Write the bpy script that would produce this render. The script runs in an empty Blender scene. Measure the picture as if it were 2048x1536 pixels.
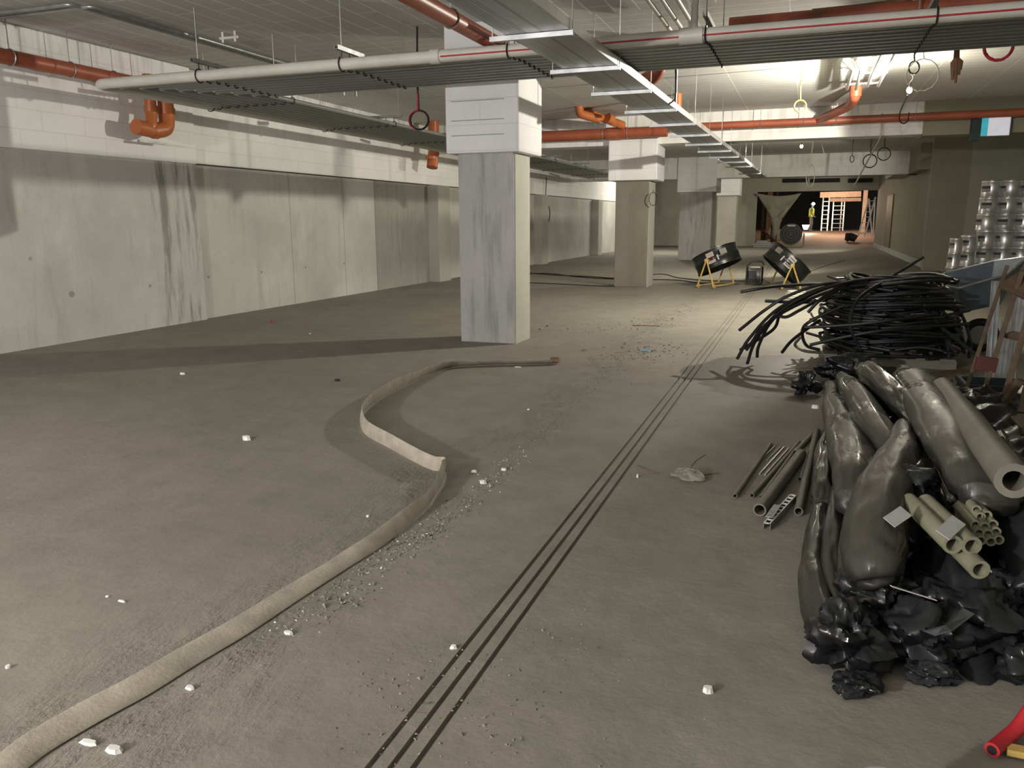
import bpy, math, random
import numpy as np
from mathutils import Vector, Matrix, noise
random.seed(7)
C = bpy.context.scene.collection
PI = math.pi

# ------------------------------------------------------------------ camera, world, lights, exposure
F, CX, CY, EYE = 1600.0, 1024.0, 768.0, 1.5
def _n(v): v = np.array(v, float); return v/np.linalg.norm(v)
dY = _n([596, 330, -1600]); dN = np.array([-4462, 303, -1600.0]); dN -= dY*dN.dot(dY); dN = _n(dN)
M = np.array([-dN, dY, np.cross(-dN, dY)])
cd = bpy.data.cameras.new('camera'); cam = bpy.data.objects.new('camera', cd); C.objects.link(cam)
cd.sensor_width = 36; cd.lens = 36*F/2048; cd.clip_end = 200; cd.clip_start = .05
mw = Matrix([list(M[0])+[0], list(M[1])+[0], list(M[2])+[EYE], [0, 0, 0, 1]]); cam.matrix_world = mw
bpy.context.scene.camera = cam
def at(px, py, x=None, y=None, z=None):
    "the place in the hall seen at a spot of the photograph, on a plane of known x, y or z"
    r = M @ np.array([px-CX, CY-py, -F])
    t = (z-EYE)/r[2] if z is not None else (y/r[1] if y is not None else x/r[0])
    return Vector((t*r[0], t*r[1], EYE+t*r[2]))

vs = bpy.context.scene.view_settings
vs.view_transform = 'Standard'; vs.look = 'None'; vs.gamma = 1; vs.use_curve_mapping = False; vs.exposure = 0
W = bpy.data.worlds.new('world'); bpy.context.scene.world = W; W.use_nodes = True
W.node_tree.nodes['Background'].inputs[0].default_value = (.80, .80, .78, 1)
W.node_tree.nodes['Background'].inputs[1].default_value = .36
def light(name, kind, loc, power, col, size=.05, aim=None, cone=160, blend=.15):
    l = bpy.data.lights.new(name, kind); o = bpy.data.objects.new(name, l); C.objects.link(o)
    o.location = loc; l.energy = power; l.color = col
    if kind != 'AREA': l.shadow_soft_size = size
    else: l.size = size
    if aim is not None: o.rotation_euler = Vector(aim).to_track_quat('-Z', 'Y').to_euler()
    if kind == 'SPOT': l.spot_size = math.radians(cone); l.spot_blend = blend
    return o
LAMP1 = Vector((1.225, 13.35, 3.31)); LAMP2 = Vector((-.33, 23.0, 3.36)); LAMP3 = Vector((-4.4, -4.0, 2.3))
light('work_light_near', 'SPOT', LAMP1+Vector((-.05, 0, 0)), 1500, (1, .94, .80), .035, (-1, .06, -.12), 162, .10)
light('work_light_spill', 'POINT', LAMP1+Vector((0, 0, -.13)), 75, (1, .92, .74), .06)
light('work_light_far', 'SPOT', LAMP2+Vector((-.05, 0, 0)), 800, (1, .93, .76), .05, (-1, .6, -.2), 168, .2)
light('fill_corridor', 'SPOT', (1.0, 41, 3.6), 420, (1, .94, .78), .06, (-1, .35, -.35), 166, .2)  # unseen lamp added behind the far beam to brighten the partition
light('work_light_behind', 'POINT', LAMP3, 1950, (1, .965, .95), .12)
light('fill_back_right', 'POINT', (2.5, -7, 3.2), 120, (1, .95, .88), .2)  # added fill behind the camera, no lamp known there
light('fill_back_hall', 'POINT', (-6.3, 38, 3.3), 300, (1, .95, .82), .1)  # unseen fill added to brighten the back of the hall
light('site_light_beyond', 'POINT', (1.5, 54.5, 2.5), 420, (1, .75, .55), .2)

# ------------------------------------------------------------------ materials
def nt(name):
    m = bpy.data.materials.new(name); m.use_nodes = True; t = m.node_tree
    return m, t, t.nodes['Principled BSDF']
def nd(t, k, **kw):
    n = t.nodes.new(k)
    for a, b in kw.items(): setattr(n, a, b)
    return n
def setin(n, **kw):
    for a, b in kw.items(): n.inputs[a.replace('_', ' ')].default_value = b
def mixc(t, fac, a, b, blend='MIX'):
    n = nd(t, 'ShaderNodeMix', data_type='RGBA', blend_type=blend)
    for i, v in ((0, fac), (6, a), (7, b)):
        if isinstance(v, (int, float)): n.inputs[i].default_value = v
        elif isinstance(v, tuple): n.inputs[i].default_value = v+(1,) if len(v) == 3 else v
        else: t.links.new(v, n.inputs[i])
    return n.outputs[2]
def math_(t, op, a, b=0.0, c=None):
    n = nd(t, 'ShaderNodeMath', operation=op)
    for i, v in enumerate((a, b, c)):
        if v is None: continue
        if isinstance(v, (int, float)): n.inputs[i].default_value = v
        else: t.links.new(v, n.inputs[i])
    return n.outputs[0]
def pos(t): return nd(t, 'ShaderNodeNewGeometry').outputs['Position']
def sep(t, v):
    s = nd(t, 'ShaderNodeSeparateXYZ'); t.links.new(v, s.inputs[0]); return s.outputs
def comb(t, x, y, z=0.0):
    n = nd(t, 'ShaderNodeCombineXYZ')
    for i, v in enumerate((x, y, z)):
        if isinstance(v, (int, float)): n.inputs[i].default_value = v
        else: t.links.new(v, n.inputs[i])
    return n.outputs[0]
def noi(t, v, scale, det=4, rough=.55):
    n = nd(t, 'ShaderNodeTexNoise'); n.inputs['Scale'].default_value = scale; n.inputs['Detail'].default_value = det
    n.inputs['Roughness'].default_value = rough; t.links.new(v, n.inputs['Vector']); return n.outputs['Fac']
def ramp(t, f, a, b):
    n = nd(t, 'ShaderNodeMapRange'); n.inputs[1].default_value = a; n.inputs[2].default_value = b
    t.links.new(f, n.inputs[0]); return n.outputs[0]
def scl(t, v, s):
    n = nd(t, 'ShaderNodeVectorMath', operation='MULTIPLY'); t.links.new(v, n.inputs[0]); n.inputs[1].default_value = s
    return n.outputs[0]
def bump(t, b, h, strength=.3, dist=.01):
    n = nd(t, 'ShaderNodeBump'); n.inputs['Strength'].default_value = strength; n.inputs['Distance'].default_value = dist
    t.links.new(h, n.inputs['Height']); t.links.new(n.outputs[0], b.inputs['Normal'])
def plain(name, col, rough=.6, metal=0.0, var=.15, scale=6, bmp=0, emit=None):
    m, t, b = nt(name); p = pos(t); f = noi(t, p, scale)
    lo = tuple(c*(1-var) for c in col); hi = tuple(min(1, c*(1+var)) for c in col)
    t.links.new(mixc(t, ramp(t, f, .3, .7), lo, hi), b.inputs['Base Color'])
    setin(b, Roughness=rough, Metallic=metal)
    if bmp: bump(t, b, noi(t, p, scale*8), bmp, .004)
    if emit: b.inputs['Emission Color'].default_value = emit[:3]+(1,); b.inputs['Emission Strength'].default_value = emit[3]
    return m
def brick(t, v, w, h, mortar=.006, offset=.5, smooth=.1):
    n = nd(t, 'ShaderNodeTexBrick'); n.offset = offset; n.inputs['Scale'].default_value = 1
    n.inputs['Brick Width'].default_value = w; n.inputs['Row Height'].default_value = h
    n.inputs['Mortar Size'].default_value = mortar; n.inputs['Mortar Smooth'].default_value = smooth
    t.links.new(v, n.inputs['Vector']); return n.outputs['Fac']

def m_concrete(name, base, dark=.62, streak=.5, patch=.5, thr=.56):
    m, t, b = nt(name); p = pos(t)
    a = ramp(t, noi(t, p, .55, 6, .6), .32, .66)
    c = mixc(t, a, tuple(x*(1-.26*patch*2) for x in base), base)
    st = ramp(t, noi(t, scl(t, p, (3.2, 3.2, .35)), 2.4, 5, .65), thr, thr+.16)
    c = mixc(t, math_(t, 'MULTIPLY', st, streak), c, tuple(x*dark for x in base))
    lt = ramp(t, noi(t, scl(t, p, (1.5, 1.5, .8)), 1.1, 5), .58, .75)
    c = mixc(t, math_(t, 'MULTIPLY', lt, .3), c, tuple(min(1, x*1.35) for x in base))
    fine = noi(t, p, 45, 3); c = mixc(t, .12, c, fine, 'OVERLAY')
    t.links.new(c, b.inputs['Base Color']); setin(b, Roughness=.85); bump(t, b, noi(t, p, 30, 5), .25, .004)
    return m
def m_masonry(name, base, dirt=.35, w=.62, h=.235):
    m, t, b = nt(name); p = pos(t); s = sep(t, p)
    u = comb(t, math_(t, 'ADD', s[0], s[1]), s[2]); br = brick(t, u, w, h, .005)
    c = mixc(t, ramp(t, noi(t, p, 1.3, 5), .35, .65), tuple(x*.9 for x in base), base)
    top = ramp(t, s[2], 2.75, 3.6)
    dr = ramp(t, noi(t, scl(t, p, (3, 3, .5)), 2.2, 4), .5, .66)
    c = mixc(t, math_(t, 'MULTIPLY', math_(t, 'MULTIPLY', dr, top), dirt), c, (.33, .32, .30))
    c = mixc(t, math_(t, 'MULTIPLY', br, .35), c, tuple(x*.6 for x in base))
    t.links.new(c, b.inputs['Base Color']); setin(b, Roughness=.7)
    hh = math_(t, 'SUBTRACT', math_(t, 'MULTIPLY', noi(t, p, 18, 4), .35), br); bump(t, b, hh, .5, .008)
    return m
def m_floor():
    m, t, b = nt('dusty_concrete_floor'); p = pos(t); s = sep(t, p)
    a = ramp(t, noi(t, p, .45, 6, .6), .3, .7)
    c = mixc(t, a, (.196, .183, .154), (.258, .243, .208))
    k = ramp(t, noi(t, scl(t, p, (1, .35, 1)), 1.5, 7, .68), .52, .74)
    c = mixc(t, math_(t, 'MULTIPLY', k, .4), c, (.285, .270, .235))
    # the muddy track left of the slots and scuffs across the middle
    wob = math_(t, 'MULTIPLY', math_(t, 'SUBTRACT', noi(t, p, .8, 4), .5), 1.1)
    d = math_(t, 'ABSOLUTE', math_(t, 'ADD', math_(t, 'ADD', s[0], 1.95), wob))
    tr = math_(t, 'MULTIPLY', ramp(t, d, .45, .05), ramp(t, noi(t, scl(t, p, (1.5, .6, 1)), 5, 6, .7), .42, .62))
    c = mixc(t, math_(t, 'MULTIPLY', tr, .45), c, (.13, .118, .094))
    # damp stain by the hose heap, with the heap's shadow painted into it
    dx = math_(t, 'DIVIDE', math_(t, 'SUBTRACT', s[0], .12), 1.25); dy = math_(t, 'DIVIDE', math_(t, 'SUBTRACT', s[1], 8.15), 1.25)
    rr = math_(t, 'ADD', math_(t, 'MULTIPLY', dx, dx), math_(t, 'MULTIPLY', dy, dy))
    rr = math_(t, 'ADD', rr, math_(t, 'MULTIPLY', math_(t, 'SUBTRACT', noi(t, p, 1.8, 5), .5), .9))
    stain_shade = ramp(t, rr, 1.02, .96); c = mixc(t, math_(t, 'MULTIPLY', stain_shade, .85), c, (.035, .026, .016))
    sp = ramp(t, noi(t, p, 26, 3, .7), .68, .76); c = mixc(t, math_(t, 'MULTIPLY', sp, .35), c, (.10, .088, .07))
    mo = noi(t, p, 3.2, 8, .72); c = mixc(t, .55, c, mixc(t, ramp(t, mo, .3, .7), (.36, .35, .33), (.62, .61, .58)), 'OVERLAY')
    t.links.new(c, b.inputs['Base Color'])
    t.links.new(mixc(t, stain_shade, (.8, .8, .8), (.62, .62, .62)), b.inputs['Roughness'])
    h = math_(t, 'ADD', noi(t, p, 9, 6, .6), math_(t, 'MULTIPLY', math_(t, 'MULTIPLY', tr, noi(t, p, 40, 4)), 2.0))
    bump(t, b, h, .55, .012)
    return m
def m_ceiling():
    m, t, b = nt('insulation_board_ceiling'); p = pos(t); s = sep(t, p)
    near = brick(t, comb(t, math_(t, 'ADD', s[1], .45), s[0]), 1.35, .27, .011)
    far = brick(t, comb(t, math_(t, 'ADD', s[0], .35), s[1]), 1.02, .25, .008, 0.0)
    sw = math_(t, 'GREATER_THAN', s[1], 9.3)
    f = math_(t, 'ADD', math_(t, 'MULTIPLY', near, math_(t, 'SUBTRACT', 1.0, sw)), math_(t, 'MULTIPLY', far, sw))
    c = mixc(t, ramp(t, noi(t, p, .7, 5), .35, .65), (.56, .55, .52), (.64, .63, .60))
    c = mixc(t, math_(t, 'MULTIPLY', f, .8), c, (.95, .93, .9))
    t.links.new(c, b.inputs['Base Color']); setin(b, Roughness=.85)
    bump(t, b, math_(t, 'ADD', math_(t, 'MULTIPLY', f, 3.0), math_(t, 'MULTIPLY', noi(t, scl(t, p, (1, 6, 1)), 7, 4), .6)), .6, .012)
    return m
def m_tray():
    m, t, b = nt('perforated_galvanised_steel'); p = nd(t, 'ShaderNodeTexCoord').outputs['Object']; s = sep(t, p)
    def dashes(x0, w, per, duty):
        a = math_(t, 'LESS_THAN', math_(t, 'ABSOLUTE', math_(t, 'SUBTRACT', s[0], x0)), w)
        return math_(t, 'MULTIPLY', a, math_(t, 'LESS_THAN', math_(t, 'FRACT', math_(t, 'MULTIPLY', s[1], 1/per)), duty))
    f = None
    for x0 in (-.20, -.175, -.15, -.11, -.085): d = dashes(x0, .0035, .03, .6); f = d if f is None else math_(t, 'MAXIMUM', f, d)
    for x0 in (.035, .05): f = math_(t, 'MAXIMUM', f, dashes(x0, .006, .022, .55))
    n = ramp(t, noi(t, scl(t, p, (1, .25, 1)), 14, 5), .3, .7)
    c = mixc(t, n, (.30, .31, .31), (.46, .47, .47)); c = mixc(t, f, c, (.02, .02, .02))
    t.links.new(c, b.inputs['Base Color']); setin(b, Metallic=.75)
    t.links.new(mixc(t, n, (.32, .32, .32), (.5, .5, .5)), b.inputs['Roughness'])
    return m
def m_plastic(name, lo, hi, rough=.22, dust=.5):
    m, t, b = nt(name); p = pos(t)
    up = ramp(t, sep(t, nd(t, 'ShaderNodeNewGeometry').outputs['Normal'])[2], -.1, .8)   # dust lies on what faces up
    f = math_(t, 'MULTIPLY', math_(t, 'ADD', math_(t, 'MULTIPLY', ramp(t, noi(t, p, 1.6, 3), .3, .65), .5), .5), up)
    t.links.new(mixc(t, f, lo, hi), b.inputs['Base Color'])
    b.inputs['Specular IOR Level'].default_value = .3
    t.links.new(mixc(t, ramp(t, noi(t, scl(t, p, (1.6, .6, 1)), 4, 4), .40, .50), (rough,)*3, (rough+dust*.5,)*3), b.inputs['Roughness'])
    w = nd(t, 'ShaderNodeTexNoise'); setin(w, Scale=5.0, Detail=2.0, Distortion=.8); t.links.new(scl(t, p, (2.2, .7, 1.4)), w.inputs['Vector'])
    bump(t, b, w.outputs['Fac'], .35, .02)
    return m
MT = dict(
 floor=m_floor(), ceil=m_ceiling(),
 conc=m_concrete('cast_concrete_wall', (.60, .595, .55)), conc_streak=m_concrete('streaked_cast_concrete', (.60, .595, .55), .40, .95, .5, .47), conc_dark=m_concrete('dark_cast_concrete', (.38, .375, .335), .55, .8),
 conc_col=m_concrete('grey_column_concrete', (.50, .49, .485), .55, .8, .5, .50), conc_shaded=m_concrete('shaded_column_concrete', (.25, .23, .185), .7, .4),  # second column: the near column's shadow is painted in as brown
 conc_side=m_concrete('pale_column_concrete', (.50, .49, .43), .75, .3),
 white=m_masonry('whitewashed_block_wall', (.86, .855, .83)), capw=m_masonry('whitewashed_column_cap', (.86, .855, .86), .0, .9, .29),
 beige=plain('beige_plaster', (.34, .32, .235), .8, 0, .08, 1.2, .1), beige2=plain('pale_beige_plaster', (.43, .42, .34), .8, 0, .07, 1.2, .1),
 beige_shade=plain('shaded_beige_plaster', (.27, .255, .18), .8, 0, .08, 1.2, .1), skirt=plain('grey_skirting', (.46, .48, .44), .6, 0, .08),  # dimmer plaster is the beige one with shade painted in
 dark=plain('gap_shade', (.02, .02, .018), .9), door=plain('brown_door', (.13, .085, .03), .6),
 galv=plain('galvanised_steel', (.42, .43, .43), .38, .75, .2, 9), conduit=plain('grey_steel_conduit', (.33, .35, .35), .36, .6, .05, 3),
 tray=m_tray(), bright=plain('bright_steel', (.62, .62, .61), .3, .9, .1), blackm=plain('black_clip', (.015, .015, .015), .5),
 pvcw=plain('cream_plastic_pipe', (.62, .61, .54), .4, 0, .08, 3), pvcb=plain('beige_plastic_pipe', (.42, .40, .33), .45, 0, .08, 3),
 red=plain('red_stripe', (.45, .02, .03), .5), orange=plain('orange_brown_drain_pipe', (.34, .09, .045), .42, 0, .12, 4),
 orange2=plain('bright_orange_drain_pipe', (.46, .135, .04), .38, 0, .12, 4), brown=plain('brown_drain_pipe', (.20, .10, .05), .5),
 cable=plain('black_cable', (.02, .02, .02), .5), wcable=plain('white_cable', (.6, .58, .5), .5), ycable=plain('yellow_cable', (.6, .55, .1), .5),
 rcable=plain('red_cable', (.55, .03, .05), .5), hose=plain('canvas_fire_hose', (.36, .325, .26), .85, 0, .2, 9, .5),
 pblack=plain('black_corrugated_hose', (.006, .006, .006), .5, 0, .4, 6), sleeve=m_plastic('dusty_black_film', (.012, .012, .0115), (.048, .046, .038), .15, .45),
 sleeve2=m_plastic('grey_dusty_film', (.025, .024, .021), (.068, .065, .054), .16, .48), crump=m_plastic('crumpled_black_film', (.007, .007, .0075), (.026, .027, .028), .18, .35),
 pipeg=plain('dusty_grey_pipe', (.155, .145, .115), .55, 0, .15, 8), pipey=plain('pale_olive_pipe', (.22, .215, .145), .5, 0, .1, 8),
 hole=plain('pipe_bore', (.008, .008, .008), .9), paper=plain('paper_label', (.40, .40, .385), .7, 0, .08, 30), ink=plain('dark_print', (.08, .07, .07), .7),
 inkr=plain('reddish_print', (.45, .22, .20), .7), fan=plain('black_painted_drum', (.012, .013, .012), .33, 0, .3, 6), yel=plain('yellow_painted_steel', (.50, .34, .10), .5, 0, .15),
 wood=plain('dark_stained_timber', (.10, .066, .038), .7, 0, .3, 12, .2), wood2=plain('red_brown_timber', (.085, .022, .013), .6, 0, .2), wood3=plain('pale_pink_timber', (.50, .34, .24), .7, 0, .15),
 tin=plain('shiny_tinplate', (.88, .88, .90), .34, .85, .04), tinl=plain('tin_label_grey', (.38, .36, .37), .5, 0, .1, 20), blue=plain('blue_grey_steel_tub', (.11, .14, .17), .5, 0, .2, 7),
 rub=plain('black_rubber', (.015, .015, .015), .7), teal=plain('dark_teal_crate', (.012, .03, .03), .5), tarp=plain('dusty_tarpaulin', (.36, .34, .26), .75, 0, .1, 3, .3),
 lampw=plain('lamp_glass', (.9, .9, .9), .4, emit=(1, .95, .80, 60)), lampf=plain('headlamp_glass', (.9, .9, .9), .4, emit=(.9, .95, 1, 40)),
 screen=plain('lit_plastic_panel', (.7, .7, .75), .4, emit=(.82, .84, .95, .38)), cyan=plain('lit_cyan_strip', (.05, .4, .5), .4, emit=(.05, .42, .52, .5)),
 chip=plain('white_chip', (.75, .74, .70), .8), grit=plain('dirt_crumbs', (.23, .21, .17), .9, 0, .3, 30), bluep=plain('blue_scrap', (.15, .32, .42), .5),
 skin=plain('skin', (.45, .28, .2), .6), vest=plain('yellow_vest', (.6, .62, .05), .7), trou=plain('grey_work_clothes', (.10, .10, .095), .8), helm=plain('white_helmet', (.7, .7, .7), .4),
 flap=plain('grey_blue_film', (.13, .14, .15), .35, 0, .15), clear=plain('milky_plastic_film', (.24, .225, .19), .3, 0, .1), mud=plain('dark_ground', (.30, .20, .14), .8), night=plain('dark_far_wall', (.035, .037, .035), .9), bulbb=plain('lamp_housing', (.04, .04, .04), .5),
)

# ------------------------------------------------------------------ mesh helpers
class MB:
    def __init__(s): s.v = []; s.f = []
    def add(s, v, f):
        n = len(s.v); s.v += [tuple(a) for a in v]; s.f += [[i+n for i in q] for q in f]; return s
    def box(s, x0, x1, y0, y1, z0, z1, mat=None):
        v = [Vector((x, y, z)) for z in (z0, z1) for y in (y0, y1) for x in (x0, x1)]
        if mat: v = [mat @ a for a in v]
        return s.add(v, [[0, 2, 3, 1], [4, 5, 7, 6], [0, 1, 5, 4], [2, 6, 7, 3], [0, 4, 6, 2], [1, 3, 7, 5]])
    def beam(s, a, b, w, h, up=(0, 0, 1)):
        a, b = Vector(a), Vector(b); d = (b-a).normalized(); u = Vector(up)
        if abs(d.dot(u)) > .97: u = Vector((0, 1, 0))
        sx = d.cross(u).normalized(); sz = sx.cross(d)
        v = [p+sx*(i*w/2)+sz*(j*h/2) for p in (a, b) for (i, j) in ((-1, -1), (1, -1), (1, 1), (-1, 1))]
        return s.add(v, [[3, 2, 1, 0], [4, 5, 6, 7], [0, 1, 5, 4], [1, 2, 6, 5], [2, 3, 7, 6], [3, 0, 4, 7]])
    def tube(s, pts, r, seg=8, cap=True, squash=1.0, disp=None, closed=False):
        pts = [Vector(p) for p in pts]; n = len(pts); R = r if isinstance(r, (list, tuple)) else [r]*n
        v = []; nrm = None
        for i, p in enumerate(pts):
            if closed: d = pts[(i+1) % n]-pts[i-1]
            else: d = pts[min(i+1, n-1)]-pts[max(i-1, 0)]
            if d.length < 1e-9: d = Vector((0, 0, 1))
            d.normalize()
            if nrm is None:
                u = Vector((0, 0, 1)) if abs(d.z) < .9 else Vector((0, 1, 0)); nrm = (u-d*u.dot(d)).normalized()
            else:
                q = nrm-d*nrm.dot(d); nrm = q.normalized() if q.length > 1e-6 else nrm
            bi = d.cross(nrm)
            for k in range(seg):
                a = 2*PI*k/seg; rr = R[i]*(1 if disp is None else disp(i, k, p))
                v.append(p+nrm*(math.cos(a)*rr*squash)+bi*(math.sin(a)*rr))
        f = []
        for i in range(n if closed else n-1):
            for k in range(seg):
                a, b = i*seg+k, i*seg+(k+1) % seg; j = (i+1) % n
                f.append([a, b, j*seg+(k+1) % seg, j*seg+k])
        if cap and not closed: f += [list(range(seg))[::-1], [(n-1)*seg+k for k in range(seg)]]
        return s.add(v, f)
    def pipe(s, a, b, r, wall=.2, seg=14):
        "open pipe with a wall thickness"
        a, b = Vector(a), Vector(b); d = (b-a).normalized(); e = min(.25, (b-a).length*.4); ri = r*(1-wall)
        pts = [a+d*e, a, a, b, b, b-d*e]; return s.tube(pts, [ri, ri, r, r, ri, ri], seg, True) if False else s._pipe(a, b, d, r, ri, e, seg)
    def _pipe(s, a, b, d, r, ri, e, seg):
        u = Vector((0, 0, 1)) if abs(d.z) < .9 else Vector((0, 1, 0)); n = (u-d*u.dot(d)).normalized(); m = d.cross(n)
        rings = [(a+d*e, ri), (a, ri), (a, r), (b, r), (b, ri), (b-d*e, ri)]
        v = [p+n*(math.cos(2*PI*k/seg)*q)+m*(math.sin(2*PI*k/seg)*q) for p, q in rings for k in range(seg)]
        f = [[i*seg+k, i*seg+(k+1) % seg, (i+1)*seg+(k+1) % seg, (i+1)*seg+k] for i in range(5) for k in range(seg)]
        f += [list(range(seg))[::-1], [5*seg+k for k in range(seg)]]
        return s.add(v, f)
    def disc(s, c, d, r, h, seg=20): c = Vector(c); d = Vector(d).normalized(); return s.tube([c-d*h/2, c+d*h/2], r, seg)
    def torus(s, c, nrm, R, r, seg=20, rs=6, a0=0, a1=2*PI):
        c = Vector(c); q = Vector(nrm).to_track_quat('Z', 'Y'); full = abs(a1-a0) > 6.28
        pts = [c+q @ Vector((math.cos(a0+(a1-a0)*i/seg)*R, math.sin(a0+(a1-a0)*i/seg)*R, 0)) for i in range(seg if full else seg+1)]
        return s.tube(pts, r, rs, True, closed=full)
    def build(s, name, mat, parent=None, smooth=False, bevel=0, origin=None):
        V = np.array(s.v, float); lo, hi = V.min(0), V.max(0)
        o0 = np.array(origin, float) if origin is not None else np.array([(lo[0]+hi[0])/2, (lo[1]+hi[1])/2, lo[2]])
        me = bpy.data.meshes.new(name); me.from_pydata([tuple(a) for a in V-o0], [], s.f); me.update()
        me.materials.append(MT[mat] if isinstance(mat, str) else mat)
        if smooth:
            me.polygons.foreach_set('use_smooth', [True]*len(me.polygons))
            if smooth != 'all': me.set_sharp_from_angle(angle=math.radians(50))
        o = bpy.data.objects.new(name, me); C.objects.link(o)
        w = Vector(o0); o.location = w
        if parent is not None:
            o.parent = parent; base = Vector((0, 0, 0)); q = parent
            while q is not None: base += q.location; q = q.parent
            o.location = w-base
        if bevel:
            b = o.modifiers.new('bevel', 'BEVEL'); b.width = bevel; b.segments = 2; b.limit_method = 'ANGLE'
        return o
def tag(o, label, cat, group=None, kind=None):
    o['label'] = label; o['category'] = cat
    if group: o['group'] = group
    if kind: o['kind'] = kind
    return o
def thing(name, loc, label, cat, group=None):
    o = bpy.data.objects.new(name, None); o.empty_display_size = .1; C.objects.link(o); o.location = loc
    return tag(o, label, cat, group)
def struct(name, mb, mat, **k):
    o = mb.build(name, mat, **k); o['kind'] = 'structure'; return o
def lab(o, s): o['label'] = s; return o
def smoothpath(pts, n=8):
    "Catmull-Rom through the points"
    P = [Vector(p) for p in pts]; P = [P[0]*2-P[1]]+P+[P[-1]*2-P[-2]]; out = []
    for i in range(1, len(P)-2):
        for k in range(n):
            t = k/n; a, b, c, d = P[i-1], P[i], P[i+1], P[i+2]
            out.append(.5*((2*b)+(c-a)*t+(2*a-5*b+4*c-d)*t*t+(3*b-a-3*c+d)*t**3))
    out.append(P[-2]); return out
def corner(pts, r, n=6):
    "polyline with rounded corners"
    P = [Vector(p) for p in pts]; out = [P[0]]
    for i in range(1, len(P)-1):
        a = P[i-1]-P[i]; b = P[i+1]-P[i]; rr = min(r, a.length*.48, b.length*.48); s = P[i]+a.normalized()*rr; e = P[i]+b.normalized()*rr
        for k in range(n+1):
            t = k/n; out.append(s*(1-t)**2+P[i]*2*t*(1-t)+e*t*t)
    out.append(P[-1]); return out

# ------------------------------------------------------------------ the hall
CZ = 3.75; XW = -8.9
mb = MB(); ys = (-6.0, 49.0)
def gx(y, k): return -1.0-.0035*y+k
prof = [(-9.4, 0, 0)]
for k in (-.06, 0, .06): prof += [(k-.009, 0, 1), (k-.008, -.018, 1), (k+.008, -.018, 1), (k+.009, 0, 1)]
prof += [(7.0, 0, 0)]
v = []
for y in ys:
    for (x, z, rel) in prof: v.append((gx(y, x) if rel else x, y, z))
n = len(prof); mb.add(v, [[i, i+1, n+i+1, n+i] for i in range(n-1)])
mb.box(-9.4, 7.0, -6, 49, -.30, -.02)
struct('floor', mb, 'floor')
def cuts(*xs): return list(xs)
mb = MB().box(-9.4, 7, -6, 49, CZ, CZ+.3); struct('ceiling', mb, 'ceil')
# left wall, in the lengths the photo shows
mb = MB()
mb.box(XW-.3, XW+.085, -6, 9.2, 0, 2.36)
for y0, y1 in ((10.14, 15.7), (18.3, 49)): mb.box(XW-.3, XW, y0, y1-.012, 0, 2.36)
struct('wall_left', mb, 'conc')
struct('wall_left_streaked', MB().box(XW-.3, XW+.088, 9.2, 10.14, 0, 2.36), 'conc_streak')
struct('wall_left_dark', MB().box(XW-.3, XW+.004, 15.7, 18.29, 0, 2.36), 'conc_dark')
mb = MB().box(XW-.3, XW+.13, -6, 10.14, 2.36, CZ); mb.box(XW-.3, XW+.03, 10.15, 49, 2.38, CZ)
struct('wall_left_masonry', mb, 'white', bevel=.01)
for i, (y0, y1, p) in enumerate(((18.3, 19.0, .3), (26.6, 27.3, .3), (34.5, 35.2, .3))):
    struct('trim_%d' % (i+1), MB().box(XW, XW+p, y0, y1, 0, 2.36), 'conc_side', bevel=.01)
mb = MB()
for y0 in (12.6, 14.4, 20.5, 23.2): mb.box(XW, XW+.003, y0, y0+.012, .02, 2.36)
struct('trim_5', mb, 'conc_dark')
# tie holes left by the formwork
for px, py in ((143, 588), (300, 572), (523, 544), (611, 535), (688, 527), (417, 554), (60, 517)):
    p = at(px, py, x=XW+(.085 if px < 400 else 0)); struct('trim_6', MB().disc(p, (1, 0, 0), .022 if px != 143 else .04, .012, 14), 'conc_dark')
# beams
struct('wall_beam_near', MB().box(-9, 1.98, 18.25, 18.85, 3.13, CZ), 'white', bevel=.012)
struct('wall_beam_near_plaster', MB().box(1.98, 7, 18.24, 18.85, 3.10, CZ), 'beige_shade')
struct('wall_beam_far', MB().box(-9, 7, 31, 31.6, 2.98, CZ), 'white', bevel=.012)
# far partition with the opening, corridor wall on the right
struct('wall_far_left', MB().box(-9.2, -2.9, 48.5, 48.8, 0, CZ), 'beige2')
struct('wall_far_header', MB().box(-2.9, 3.4, 48.5, 48.8, 3.02, CZ+.25), 'beige2')
for i, (a, b) in enumerate(((1565, 1615), (1620, 1680), (1696, 1745))):
    p, q = at(a, 361, y=48.4), at(b, 361, y=48.4); struct('trim_7', MB().box(p.x, q.x, 48.42, 48.5, p.z-.12, p.z+.1), 'dark')  # dark panels painting in the shade of gaps over the opening
struct('wall_right', MB().box(3.38, 3.7, 26.8, 48.8, 0, CZ), 'beige_shade')
struct('wall_right_front', MB().box(3.2, 4.18, 26.5, 26.8, 0, CZ), 'beige')
struct('wall_right_return', MB().box(4.18, 7, 26.35, 26.8, 0, CZ), 'beige2')
struct('wall_right_side', MB().box(6.7, 7, -6, 26.35, 0, CZ), 'beige2')
struct('baseboard_right', MB().box(3.33, 3.38, 27, 48.5, 0, .22), 'skirt')
struct('door_1', MB().box(3.33, 3.40, 39.2, 42.0, .22, 2.55), 'door', bevel=.01)
p = at(1775, 285, y=33); q = at(1808, 350, y=33)
struct('trim_8', MB().box(2.75, 3.38, 32.6, 36.5, 3.05, CZ), 'beige2', bevel=.01)
struct('trim_9', MB().box(3.05, 3.38, 28.2, 32.2, 2.98, CZ), 'beige', bevel=.01)
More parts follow.
